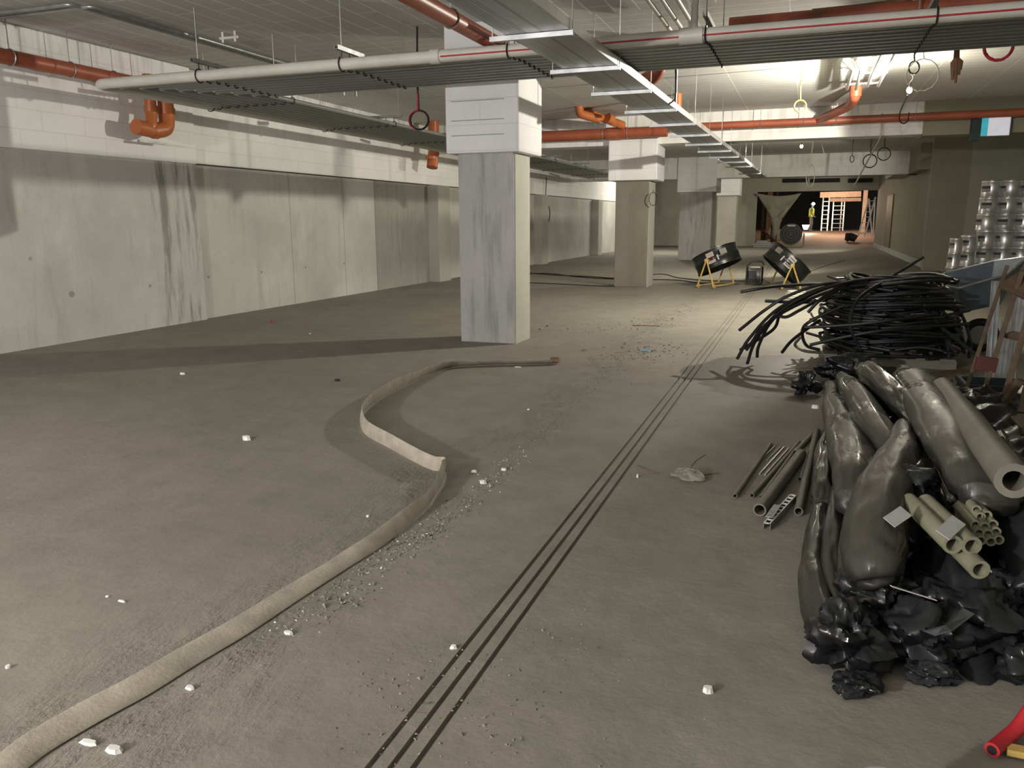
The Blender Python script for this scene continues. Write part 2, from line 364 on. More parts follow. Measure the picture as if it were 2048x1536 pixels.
# ground and walls beyond the opening: it climbs a little
mb = MB(); mb.add([(-9, 49, 0), (6, 49, 0), (6, 58, .72), (-9, 58, .72), (-9, 68, .72), (6, 68, .72), (-9, 49, -.3), (6, 49, -.3), (6, 68, -.3), (-9, 68, -.3)],
                  [[0, 1, 2, 3], [3, 2, 5, 4], [6, 9, 8, 7], [0, 6, 7, 1], [1, 7, 8, 5, 2], [0, 3, 4, 9, 6], [4, 5, 8, 9]])
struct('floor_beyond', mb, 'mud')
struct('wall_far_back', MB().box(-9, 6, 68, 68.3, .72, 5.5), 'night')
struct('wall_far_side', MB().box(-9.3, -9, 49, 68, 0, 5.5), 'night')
struct('ceiling_beyond', MB().box(-9, 6, 49, 68, 4.3, 4.6), 'wood')
def ramp_z(y): return max(0, min(.72, (y-49)*.08))

# ------------------------------------------------------------------ columns
def column(loc, label, x0, x1, y0, y1, cap, smat, capside=None):
    t = thing('concrete_column', loc, label, 'column')
    zc = cap[4]
    MB().box(x0, x1, y0, y1, 0, zc+.02).build('shaft', smat, t, bevel=.012)
    lab(MB().box(x1-.01, x1+.012, y0+.03, y1-.02, 0, zc).build('lit_side', 'conc_side', t), 'right side of the shaft, painted paler as if lit')  # lamp light on this side painted as a paler facing
    k_ = MB().box(*cap[:4], zc, cap[5]).build('masonry_cap', 'capw', t, bevel=.02)
    return k_
c1 = column((-3.7, 9.5, 0), 'nearest grey concrete column with a wide whitewashed cap, beside the flat hose end', -4.06, -3.34, 9.22, 9.8, (-4.17, -3.24, 9.12, 10.0, 2.29, CZ), 'conc_col')
mb = MB()
for z, x0, x1 in ((2.88, -4.09, -3.42), (2.66, -4.09, -3.42), (2.49, -4.09, -3.42)): mb.box(x0, x1, 9.112, 9.122, z, z+.008)
lab(mb.build('joint_line', 'conc_dark', c1), 'thin engraved lines on the white cap')
column((-3.7, 18.5, 0), 'brown-shaded concrete column with white cap, second from the camera, left of the drum fans', -4.15, -3.40, 18.2, 18.95, (-4.31, -3.22, 18.1, 19.1, 2.36, 3.24), 'conc_shaded')
column((-4, 32, 0), 'wide bluish grey concrete column behind the left drum fan', -4.62, -3.45, 31.0, 32.4, (-4.72, -3.3, 30.9, 32.6, 2.50, CZ), 'conc_col')
column((-4, 44, 0), 'farthest pale column, against the beige partition left of the opening', -4.55, -3.6, 43.5, 44.4, (-4.7, -3.45, 43.3, 44.6, 2.7, CZ), 'conc_side')

# ------------------------------------------------------------------ conduit rack that crosses the hall and turns along the left wall
RZ = 3.06
def rack_y(i): return 7.48+.152*i
def rack_x(i): return -7.82+.147*i
for i in range(10):
    r = .058 if i == 0 else (.042 if i == 1 else .030)
    z = RZ
    path = corner([(3.4, rack_y(i), z), (rack_x(i), rack_y(i), z), (rack_x(i), 30.0, z)], .16)
    mat = 'pvcw' if i == 0 else ('pvcb' if i == 1 else 'conduit')
    if i == 0:
        t = thing('drain_pipe', (rack_x(0), rack_y(0), z-.055), 'cream plastic pipe with a red stripe, front of the overhead pipe rack', 'pipe')
        run = MB().tube(path, r, 14).build('pipe_run', mat, t, smooth=True)
        MB().tube([(3.4, rack_y(0)-.052, z-.012), (at(885, 112, y=rack_y(0)).x, rack_y(0)-.052, z-.012)], .009, 6).build('red_stripe', 'red', run)
        for px in (872, 1383):
            q = at(px, 112 if px < 1000 else 75, y=rack_y(0)); L = .05 if px < 1000 else .1
            MB().tube([(q.x-L, rack_y(0), z), (q.x+L, rack_y(0), z)], .07, 16).build('coupling', mat, t, smooth=True)
            if px > 1000: MB().tube([(q.x+.02, rack_y(0), z), (q.x+.02, rack_y(0), z+.23), (q.x+.02, rack_y(0)+.1, z+.4)], .033, 10).build('branch', mat, t, smooth=True)
    else:
        o = MB().tube(path, r, 8).build('conduit', mat, smooth=True)
        tag(o, ('beige plastic pipe' if i == 1 else 'grey metal conduit')+' in the overhead rack, '+
            {1: 'next behind the cream pipe', 2: 'frontmost of the grey ones', 9: 'rearmost of the run across the hall'}.get(i, '%s grey one behind the cream and beige pipes' % {3: 'second', 4: 'third', 5: 'fourth', 6: 'fifth', 7: 'sixth', 8: 'seventh'}.get(i)), 'pipe',
            'metal conduits of the overhead rack' if 3 <= i <= 8 else None)
def hanger(kind, a, b, rods, clips, label, group):
    "strut channel a-b with threaded rods to the ceiling, clips on the pipes under it"
    a, b = Vector(a), Vector(b); t = thing('strut_hanger', ((a.x+b.x)/2, (a.y+b.y)/2, a.z-.02), label, 'pipe hanger', group)
    m = MB(); d = (b-a).normalized(); side = d.cross(Vector((0, 0, 1)))
    m.beam(a, b, .041, .004); m.beam(a+side*.019+Vector((0, 0, .02)), b+side*.019+Vector((0, 0, .02)), .004, .041); m.beam(a-side*.019+Vector((0, 0, .02)), b-side*.019+Vector((0, 0, .02)), .004, .041)
    m.build('channel', 'galv', t)
    for f in rods:
        p = a.lerp(b, f); MB().tube([p, (p.x, p.y, CZ)], .006, 6).build('threaded_rod', 'galv', t)
    for (c, nrm, r, zt) in clips:
        m = MB().torus(c, nrm, r+.008, .007, 12, 5); m.tube([(c[0], c[1], c[2]+r), (c[0], c[1], zt)], .006, 5); m.build('pipe_clip', 'blackm', t, smooth=True)
    return t
names = ['above the left end of the rack', 'left of the near column', 'beside the cable tray crossing', 'right of the cable tray', 'at the right end of the photo']
for k, px in enumerate((398, 684, 1018, 1412, 1872)):
    x = at(px, {398: 140, 684: 125, 1018: 95, 1412: 66, 1872: 40}[px], y=rack_y(0)).x
    zt = RZ+.13
    clips = [((x, rack_y(i), RZ), (1, 0, 0), .063 if i == 0 else (.046 if i == 1 else .034), zt) for i in range(10)]
    hanger('x', (x, 7.38, zt), (x, 8.95, zt), (.06, .92), clips, 'galvanised strut hanger over the overhead pipe run, '+names[k], 'hangers across the hall')
ny = (9.4, 12.2, 15.0, 18.0, 21.2, 24.3, 27.6)
nn = ('first', 'second', 'third', 'fourth', 'fifth', 'sixth', 'farthest')
for k, y in enumerate(ny):
    clips = [((rack_x(i), y, RZ), (0, 1, 0), .063 if i == 0 else (.046 if i == 1 else .034), RZ+.1) for i in range(10)]
    hanger('y', (-7.95, y, RZ+.1), (-6.35, y, RZ+.1), (.04, .96), clips, '%s strut hanger along the pipes beside the left wall, counted from the camera' % nn[k], 'hangers along the left wall')

# ------------------------------------------------------------------ cable tray
def tray_c(y): return -2.07+(y-6.43)*.0125
TZ = 2.925
t = thing('cable_tray', (tray_c(15), 15, TZ), 'long galvanised perforated cable tray hanging under the pipe rack', 'cable tray')
w = .262; A = Vector((tray_c(2.8), 2.8, TZ)); B = Vector((tray_c(30.5), 30.5, TZ)); L = (B-A).length
ang = math.atan2(-(B.x-A.x), B.y-A.y)
def local(name, m, mat):
    o = m.build(name, mat, t, origin=(0, 0, 0)); o.location = A-Vector(t.location); o.rotation_euler = (0, 0, ang); return o
local('tray_floor', MB().box(-w, w, 0, L, 0, .003), 'tray')
local('left_rail', MB().box(-w, -w+.003, 0, L, .003, .06).box(-w, -w+.018, 0, L, .06, .063), 'galv')
local('right_rail', MB().box(w-.003, w, 0, L, .003, .075).box(w-.018, w, 0, L, .075, .078), 'bright')  # lamp-lit side, its brightness put into the steel colour
m = MB()
for k in range(9): y = 1+k*3.1; m.box(w-.004, w+.003, y, y+.16, .01, .07)
local('splice_plate', m, 'bright')
local('divider_rib', MB().box(.02, .024, 0, L, .003, .05), 'galv')
for k, (px, py) in enumerate(((1148, 65), (1243, 135), (1303, 182), (1351, 220), (1385, 248), (1414, 270), (1437, 288), (1455, 302), (1470, 314), (1483, 324), (1495, 333), (1512, 347))):
    p = at(px, py, z=TZ-.02); y = min(p.y, 30.2); xc = tray_c(y)
    h = thing('tray_hanger', (xc, y, TZ-.04), 'cross strut under the cable tray, number %d from the camera, %s' % (k+1, 'crossing under the overhead pipes' if k == 1 else 'hung on threaded rods'), 'tray hanger', 'cross struts under the cable tray')
    h['label'] = ['broad near cross strut under the cable tray, in front of the cream pipe', 'cross strut under the cable tray at the conduit run edge', 'cross strut under the cable tray just past the conduits'][k] if k < 3 else ['fourth', 'fifth', 'sixth', 'seventh', 'eighth', 'ninth', 'tenth', 'eleventh', 'twelfth'][k-3]+' cross strut under the cable tray, counted from the camera'
    MB().beam((xc-.40, y, TZ-.021), (xc+.285, y, TZ-.021), .041, .036).build('channel', 'galv', h)
    for sx in (-.38, .275): MB().tube([(xc+sx, y, TZ-.04), (xc+sx, y, CZ)], .005, 5).build('threaded_rod', 'bright' if sx > 0 else 'galv', h)
    if k < 3: del h['group']

# ------------------------------------------------------------------ drain pipes
def dpipe(label, pts, r, mat='orange', rad=.12, collars=(), seg=14, rods=(), name='drain_pipe'):
    P = corner(pts, rad) if len(pts) > 2 else [Vector(p) for p in pts]
    P0 = min(P, key=lambda q: q.z); t = thing(name, (P0.x, P0.y, P0.z-r), label, 'pipe')
    MB().tube(P, r, seg).build('pipe_run', mat, t, smooth=True)
    for (c, d, L, k) in collars: MB().tube([Vector(c)-Vector(d).normalized()*L/2, Vector(c)+Vector(d).normalized()*L/2], r*k, seg).build('collar', mat, t, smooth=True)
    for (x, y, z) in rods:
        m = MB().tube([(x, y, z+r), (x, y, CZ)], .006, 5); hr = m.build('hanging_rod', 'galv', t)
        d = (P[-1]-P[0]); MB().torus((x, y, z), (d.x, d.y, 0), r+.006, .008, 14, 4).build('pipe_ring', 'galv', hr, smooth=True)
    return t
a = at(0, 115, x=-8.55); b = at(235, 155, x=-8.55)
zl = (a.z+b.z)/2
dpipe('orange-brown drain pipe along the white masonry at the top left', [(-8.55, 2.0, zl), (-8.55, b.y+.9, zl)], .085, rods=[(-8.55, at(20, 118, x=-8.55).y, zl), (-8.55, at(140, 135, x=-8.55).y, zl), (-8.55, at(226, 150, x=-8.55).y, zl)])
# twin drop with elbows by the left wall
p = at(300, 200, x=-8.35); q = at(300, 262, x=-8.35)
t = thing('drain_elbow', (-8.5, q.y, q.z-.1), 'bright orange twin drain elbows hanging against the white wall at left', 'pipe')
for dy, r in ((0, .075), (.26, .105)):
    x = -8.45; y = at(303 if dy == 0 else 333, 230, x=x).y
    zt = at(310, 190, x=x).z+.25; zb = at(303, 262, x=x).z
    MB().tube(corner([(x, y, zt), (x, y, zb+.22), (x+.03, y-.05, zb+.05), (x, y-.3 if dy else y-.12, zb)], .09), r, 14).build('bend', 'orange2', t, smooth=True)
    MB().tube([(x, y, zb+.25), (x, y, zb+.33)], r*1.14, 14).build('socket', 'orange2', t, smooth=True)
yb = at(300, 255, x=-8.45).y
MB().tube([(-8.45, yb-.25, zb+.03), (-8.45, yb+.12, zb+.0)], .10, 14).build('end_socket', 'orange2', t, smooth=True)
p = at(308, 285, x=-8.6); tag(MB().beam((p.x, p.y-.28, p.z), (p.x, p.y+.22, p.z), .04, .03).build('wall_strut', 'galv'), 'short grey strut fixed to the white wall below the twin orange elbows', 'strut')
# pipe going away beside the tray, above the rack
p = at(1000, 92, z=3.22); dpipe('dusty orange pipe running away left of the cable tray, above the pipe rack', [(p.x, 3.0, 3.22), (p.x, p.y, 3.22)], .075, collars=[((p.x, p.y-.03, 3.22), (0, 1, 0), .08, 1.12)], rods=[(p.x, p.y-1.2, 3.22)])
# pipe behind the rack across the hall and its brown drop
Y5 = 8.98; z5 = at(1500, 47, y=Y5).z
dpipe('orange-red drain pipe across the hall, just behind the cream pipe', [(-.9, Y5, z5), (3.9, Y5, z5+.02)], .075, collars=[((at(1940, 18, y=Y5).x, Y5, z5+.01), (1, 0, 0), .35, 1.15)])
p = at(1800, 16, y=9.15); q = at(1816, -10, y=9.15)
dpipe('brown drain bend coming down from the ceiling at the top right', [(q.x, 9.15, CZ), (p.x, 9.15, p.z), (p.x-.35, 9.05, z5+.02), (p.x-.8, Y5, z5)], .088, 'brown', .12)
# pipe in front of the near beam
PY = 17.9; a = at(1075, 272, y=PY); b = at(1335, 264, y=PY); c = at(1400, 255, y=PY); d = at(2048, 222, y=PY)
zz = (a.z+b.z)/2
dpipe('thick orange drain pipe in front of the white beam, right of the near column', [(-6.2, PY, zz), (b.x, PY, zz)], .115, rods=[(at(1086, 270, y=PY).x, PY, zz), (at(1206, 268, y=PY).x, PY, zz), (at(1255, 266, y=PY).x, PY, zz)],
      collars=[((at(1232, 266, y=PY).x, PY, zz), (1, 0, 0), .45, 1.12)])
z2 = (c.z+d.z)/2
dpipe('thinner red-brown drain pipe along the beam towards the right', [(b.x-.05, PY, z2), (4.6, PY, z2)], .075, rods=[(at(x_, 245, y=PY).x, PY, z2) for x_ in (1521, 1607, 1672, 1830)])
g = at(1245, 258, y=PY-.1); h = at(1185, 228, y=17.0)
dpipe('orange branch pipe slanting from the ceiling down to the thick pipe', [(h.x-.02, 16.7, CZ), (h.x, 16.75, h.z-.02), (g.x, PY-.1, g.z+.08)], .085, 'orange2', .14, collars=[((h.x-.02, 16.7, CZ-.1), (0, 0, 1), .12, 1.15), ((h.x+.35, 17.1, (h.z+g.z)/2+.02), (g-h), .15, 1.12)])
h = at(1172, 222, y=16.4); dpipe('short orange bend at the ceiling left of the slanting branch', [(h.x-.15, 16.4, CZ), (h.x-.13, 16.4, h.z-.05), (h.x+.25, 16.6, h.z-.15)], .085, 'orange2', .12)
g = at(1640, 240, y=PY-.05); h = at(1700, 212, y=16.5); k = at(1712, 178, y=15.6)
dpipe('orange wye bend dropping from the ceiling below the steel conduits', [(k.x, 15.6, CZ), (k.x, 15.6, k.z-.12), (h.x, 16.4, h.z), (g.x, PY-.05, g.z)], .085, 'orange', .2, collars=[((k.x, 15.6, k.z), (0, 0, 1), .25, 1.15)])
p = at(1355, 222, y=15.5); dpipe('short orange stub under the ceiling behind the cable tray', [(p.x, 15.5, CZ), (p.x, 15.5, p.z)], .07, 'orange2')
p = at(1305, 150, y=10.8); dpipe('brown-orange bend coming out from above the conduits, right of the tray', [(p.x+.1, 10.8, CZ), (p.x+.08, 10.8, p.z+.02), (p.x-.25, 10.9, p.z-.12)], .10, 'orange', .14, collars=[((p.x+.09, 10.8, p.z+.15), (0, 0, 1), .12, 1.15)])
p = at(868, 300, x=-8.3); q = at(864, 335, x=-8.3)
dpipe('orange drain stub on the left wall behind the near column', [(p.x, p.y, CZ), (p.x, p.y, p.z), (q.x, q.y, q.z)], .13, 'orange2', .1, collars=[((q.x, q.y, q.z+.22), (0, 0, 1), .06, 1.12)])

# ------------------------------------------------------------------ small services on the ceiling
for k, dx in enumerate((0, .14)):
    a = at(140, 8, z=3.69); tag(MB().tube(corner([(a.x-3.2, a.y+dx, 3.69), (a.x+dx, a.y+dx, 3.69), (a.x+dx, a.y+5.2+dx, 3.69), (a.x+dx, a.y+5.2+dx, 3.5)], .1), .021, 8).build('ceiling_conduit', 'galv', smooth=True),
        'thin steel conduit turning along the ceiling at the top left, %s of the pair' % ('outer' if k == 0 else 'inner'), 'pipe')
p = at(457, 72, z=3.70); t = thing('plastic_bracket', (p.x, p.y, 3.6), 'small white plastic bracket under the ceiling at upper left', 'bracket')
MB().tube([(p.x-.13, p.y, 3.68), (p.x+.13, p.y, 3.68)], .016, 8).build('bar', 'chip', t)
for s in (-1, 1): MB().tube([(p.x+s*.09, p.y, 3.63), (p.x+s*.09, p.y, 3.75)], .012, 8).build('peg', 'chip', t)
for k, (x1, y1, x0) in enumerate(((1342, 62, 1296), (1362, 55, 1322), (1381, 42, 1357))):
    a = at(x1, y1, z=3.66); tag(MB().tube(corner([(a.x, 3.5, 3.66), (a.x, a.y, 3.66), (a.x, a.y, 3.3)], .06), .024, 8).build('ceiling_pipe', 'pvcb', smooth=True),
        '%s of three beige pipes under the ceiling above the cream pipe' % ('left', 'middle', 'right')[k], 'pipe')
cl = [(1757, 115, 1735, 172), (1783, 115, 1756, 172)]
for k, (xa, ya, xb, yb) in enumerate(cl):
    b = at(xb, yb, z=3.58); tag(MB().tube([(b.x, 8.6, 3.58), (b.x, b.y, 3.58)], .024, 8).build('steel_conduit', 'bright', smooth=True), 'shiny steel conduit under the ceiling left of the work light, %s straight one' % ('left', 'right')[k], 'pipe')
for k, (x0, x1, x2) in enumerate(((1683, 1706, 1694), (1711, 1722, 1712))):
    a, b, c_ = at(x0, 118, z=3.6), at(x1, 138, z=3.6), at(x2, 178, z=3.6)
    tag(MB().tube(corner([a, b, c_], .1), .026, 8).build('steel_conduit', 'bright', smooth=True), 'shiny bent steel conduit under the ceiling left of the work light, %s bend' % ('left', 'right')[k], 'pipe')
for k, py in enumerate((137, 150, 171)):
    a, b = at(1690 if py != 150 else 1700, py, z=3.62), at(1775 if py < 170 else 1760, py-4, z=3.62)
    tag(MB().beam((a.x, a.y, 3.63), (b.x, a.y, 3.63), .04, .03).build('conduit_strut', 'galv'), '%s cross strut holding the shiny steel conduits' % ('nearest', 'middle', 'farthest')[k], 'strut')

def cable(label, pts, r=.008, mat='cable', name='cable', cat='cable', n=8):
    P = smoothpath([at(px, py, y=y) for px, py, y in pts], n)
    return tag(MB().tube(P, r, 6).build(name, mat, smooth=True), label, cat)
def coil(label, px, py, y, R, r, mat, drop, turns=2, el=1.0, name='cable_coil', tilt=0.2, reach=True):
    "a hanging coil of cable with its tail going up"
    c = at(px, py, y=y); P = []; drop = max(drop, CZ-c.z-R) if reach else drop
    for k in range(28*turns+1):
        a = PI/2+2*PI*k/28; P.append(Vector((c.x+math.cos(a)*R*el, c.y+math.cos(a)*tilt*R+.01*k/28, c.z+math.sin(a)*R*(1+.04*math.sin(3*k)))))
    t = thing(name, (c.x, c.y, c.z-R-r), label, 'cable coil')
    MB().tube([Vector((c.x+.01, c.y, c.z+R+drop)), Vector((c.x-.01, c.y, c.z+R+drop*.4))]+P, r, 6).build('loop', mat, t, smooth=True)
    return t, c
t, c_ = coil('red and black cable coil hanging below the conduits left of the near column', 838, 240, 9.1, .11, .012, 'cable', .22)
P = [Vector((c_.x-.02+math.cos(a)*.105, c_.y-.02, c_.z+math.sin(a)*.105)) for a in [PI*.45+i*.2 for i in range(16)]]
MB().tube([Vector((c_.x, c_.y-.02, c_.z+.30))]+P, .009, 6).build('red_core', 'rcable', t, smooth=True)
coil('yellow cable ring hanging on a wire below the ceiling', 1600, 212, 13.5, .085, .012, 'ycable', .33, 1)
coil('dark oval cable coil hanging before the far header', 1740, 322, 24, .17, .014, 'cable', .5, 2)
coil('round dark cable coil below the beam, right of the oval one', 1768, 308, 24, .16, .012, 'cable', .35, 2)
coil('small thin cable ring left of the other far coils', 1704, 318, 24, .09, .010, 'cable', .02, 1, .55)
coil('drooping bundle of cable loops before the far header', 1621, 352, 26, .33, .012, 'pipeg', .3, 2, .35)
coil('thin cable loop on the right face of the brown-shaded column', 1306, 398, 18.1, .14, .006, 'cable', .05, 2, .6, reach=False)
coil('long cable loop hanging on the left wall beyond the near column', 1092, 428, at(1092, 428, x=-8.75).y, .34, .016, 'cable', .9, 1, .35, reach=False)
coil('red and black cable coil peeping below the conduits at upper right', 1998, 92, 9.5, .13, .014, 'rcable', .05, 3)
cable('long white cable slanting down below the beam', [(1765, 226, 17.9), (1764, 240, 18.12), (1760, 276, 18.14), (1752, 292, 19.6), (1735, 322, 21), (1715, 360, 22), (1708, 372, 22)], .018, 'wcable')
cable('black cable dropping from the conduits right of the tray', [(1351, 120, 9.5), (1352, 160, 9.6), (1350, 195, 10), (1338, 208, 10.4)], .012)
cable('thin cable hanging left of the far work light', [(1644, 290, 24), (1648, 305, 24), (1651, 320, 24)], .01, 'wcable')
t = thing('hanging_connectors', at(1912, 166, y=9.5), 'dark brown bunch of cable plugs hanging under the conduits at upper right', 'cable plugs')
for k, (dx, y0, y1) in enumerate(((-6, 118, 160), (0, 112, 166), (6, 120, 150), (9, 116, 140))):
    MB().tube([Vector((at(1912, 66, y=9.5).x, 9.5, CZ)), at(1912+dx*.5, y0, y=9.5), at(1912+dx, y0+8, y=9.5), at(1911+dx*1.1, y1, y=9.5)], [.005, .012, .026, .012], 7).build('plug', 'brown', t, smooth=True)

# ------------------------------------------------------------------ work lights
def worklight(loc, label, aim, hang):
    t = thing('work_light', loc-Vector((0, 0, .07)), label, 'lamp'); a = Vector(aim).normalized()
    q = a.to_track_quat('Z', 'Y').to_matrix().to_4x4(); q.translation = loc
    v = MB().box(-.075, .075, -.055, .055, .02, .05, q); v.build('housing', 'bulbb', t, bevel=.006) if False else None
    m = MB()
    for i in range(9):
        th = PI*i/8; m_ = .038*math.sin(th) if 0 < i < 8 else .002
        m.v += [tuple(loc+Vector((math.cos(2*PI*k/14)*m_, math.sin(2*PI*k/14)*m_, .045*math.cos(th)))) for k in range(14)]
    m.f = [[i*14+k, i*14+(k+1) % 14, (i+1)*14+(k+1) % 14, (i+1)*14+k] for i in range(8) for k in range(14)]
    o = m.build('bulb', 'lampw', t, smooth='all'); o.visible_shadow = True
    MB().tube([loc+Vector((0, 0, .04)), loc+Vector((0, 0, .1))], .02, 10).build('lamp_holder', 'bulbb', t, smooth=True)
    MB().tube(smoothpath([loc+Vector((0, 0, .1)), loc+Vector((.03, 0, hang*.4)), loc+Vector((-.04, .02, hang*.7)), loc+Vector((0, 0, hang))], 5), .006, 6).build('flex', 'wcable', t, smooth=True)
    return t
worklight(LAMP1, 'glowing bare work lamp hanging near the ceiling, the closer one on the right', (-1, 0, 0), CZ-LAMP1.z)
worklight(LAMP2, 'glowing bare work lamp beyond the near beam, the farther one', (-1, 0, 0), CZ-LAMP2.z)
coil('loose loop of pale cable beside the closer work lamp', 1845, 150, 12.4, .2, .008, 'wcable', .05, 1, 1.0)
coil('small dark cable loop above the closer work lamp', 1828, 135, 12.5, .08, .011, 'cable', .2, 1, .8)
cable('cable sagging over the drain pipe under the closer work lamp', [(1815, 190, 14), (1800, 225, 16), (1800, 242, 16.5), (1808, 247, 16.6), (1816, 240, 16.6), (1818, 225, 16)], .012)
# lit box on the beam at right
p = at(1992, 252, y=18.0)
t = thing('lit_panel', (p.x, 18.1, p.z-.26), 'bright white panel with a cyan edge on the beam at the far right', 'lit panel')
a, b = at(1961, 272, y=18.02), at(2022, 233, y=18.02)
MB().box(a.x-.16, a.x, 18.04, 18.24, a.z-.08, b.z+.1).build('side_casing', 'teal', t)
MB().box(a.x, b.x+.02, 18.06, 18.24, a.z, b.z).build('case', 'skirt', t)
MB().box(a.x+.11, b.x, 18.02, 18.06, a.z, b.z).build('bright_face', 'screen', t)
MB().box(a.x, a.x+.11, 18.02, 18.06, a.z, b.z).build('cyan_edge', 'cyan', t)

# ------------------------------------------------------------------ flat canvas hose standing on edge
P = [(1104, 722), (1060, 723), (990, 724), (930, 727), (900, 731), (860, 742), (800, 772), (755, 797), (727, 822), (721, 842), (732, 866), (780, 893), (830, 921), (866, 937), (888, 940), (884, 965), (868, 990), (855, 1010),
     (835, 1030), (770, 1085), (700, 1130), (600, 1195), (500, 1262), (400, 1322), (300, 1385), (200, 1440), (100, 1500), (40, 1545), (-80, 1620)]
P = smoothpath([at(a, b+6, z=0) for a, b in P], 5)
n = len(P); v = []; f = []; tot = n-1
for i, p in enumerate(P):
    d = (P[min(i+1, n-1)]-P[max(i-1, 0)]).normalized(); s = Vector((d.y, -d.x, 0)); u = i/tot
    # stands upright in the bend, leans over towards both ends
    lean = 55 if u < .10 else (55-(u-.10)/.12*45 if u < .22 else (10 if u < .60 else 10+min(1, (u-.60)/.12)*62))
    wdt = .085+.018*math.sin(u*9)+(.02 if .2 < u < .55 else 0); lr = math.radians(lean); up = Vector((0, 0, 1))*math.cos(lr)-s*math.sin(lr)*(-1 if u > .5 else 1)
    nn_ = up.cross(d).normalized(); base = p+Vector((0, 0, .006)); c0 = up*wdt
    for (hh, tt) in ((0, 0), (.08, 1), (.5, 1.4+.4*math.sin(i*.9)), (.92, 1), (1, 0), (.92, -1), (.5, -1.4), (.08, -1)):
        q = base+c0*hh+nn_*(.0045*tt); q.z = max(q.z, .001); v.append(q)
for i in range(n-1):
    for k in range(8): f.append([i*8+k, i*8+(k+1) % 8, (i+1)*8+(k+1) % 8, (i+1)*8+k])
f += [list(range(8))[::-1], [(n-1)*8+k for k in range(8)]]
t = thing('flat_hose', P[10], 'long pale canvas lay-flat hose snaking over the floor from the near column', 'hose')
MB().add(v, f).build('hose_body', 'hose', t, smooth=True)
e = P[0]; MB().tube([e+Vector((-.01, 0, .04)), e+Vector((.07, 0, .045))], .042, 12, squash=.8).build('end_fitting', 'brown', t, smooth=True)

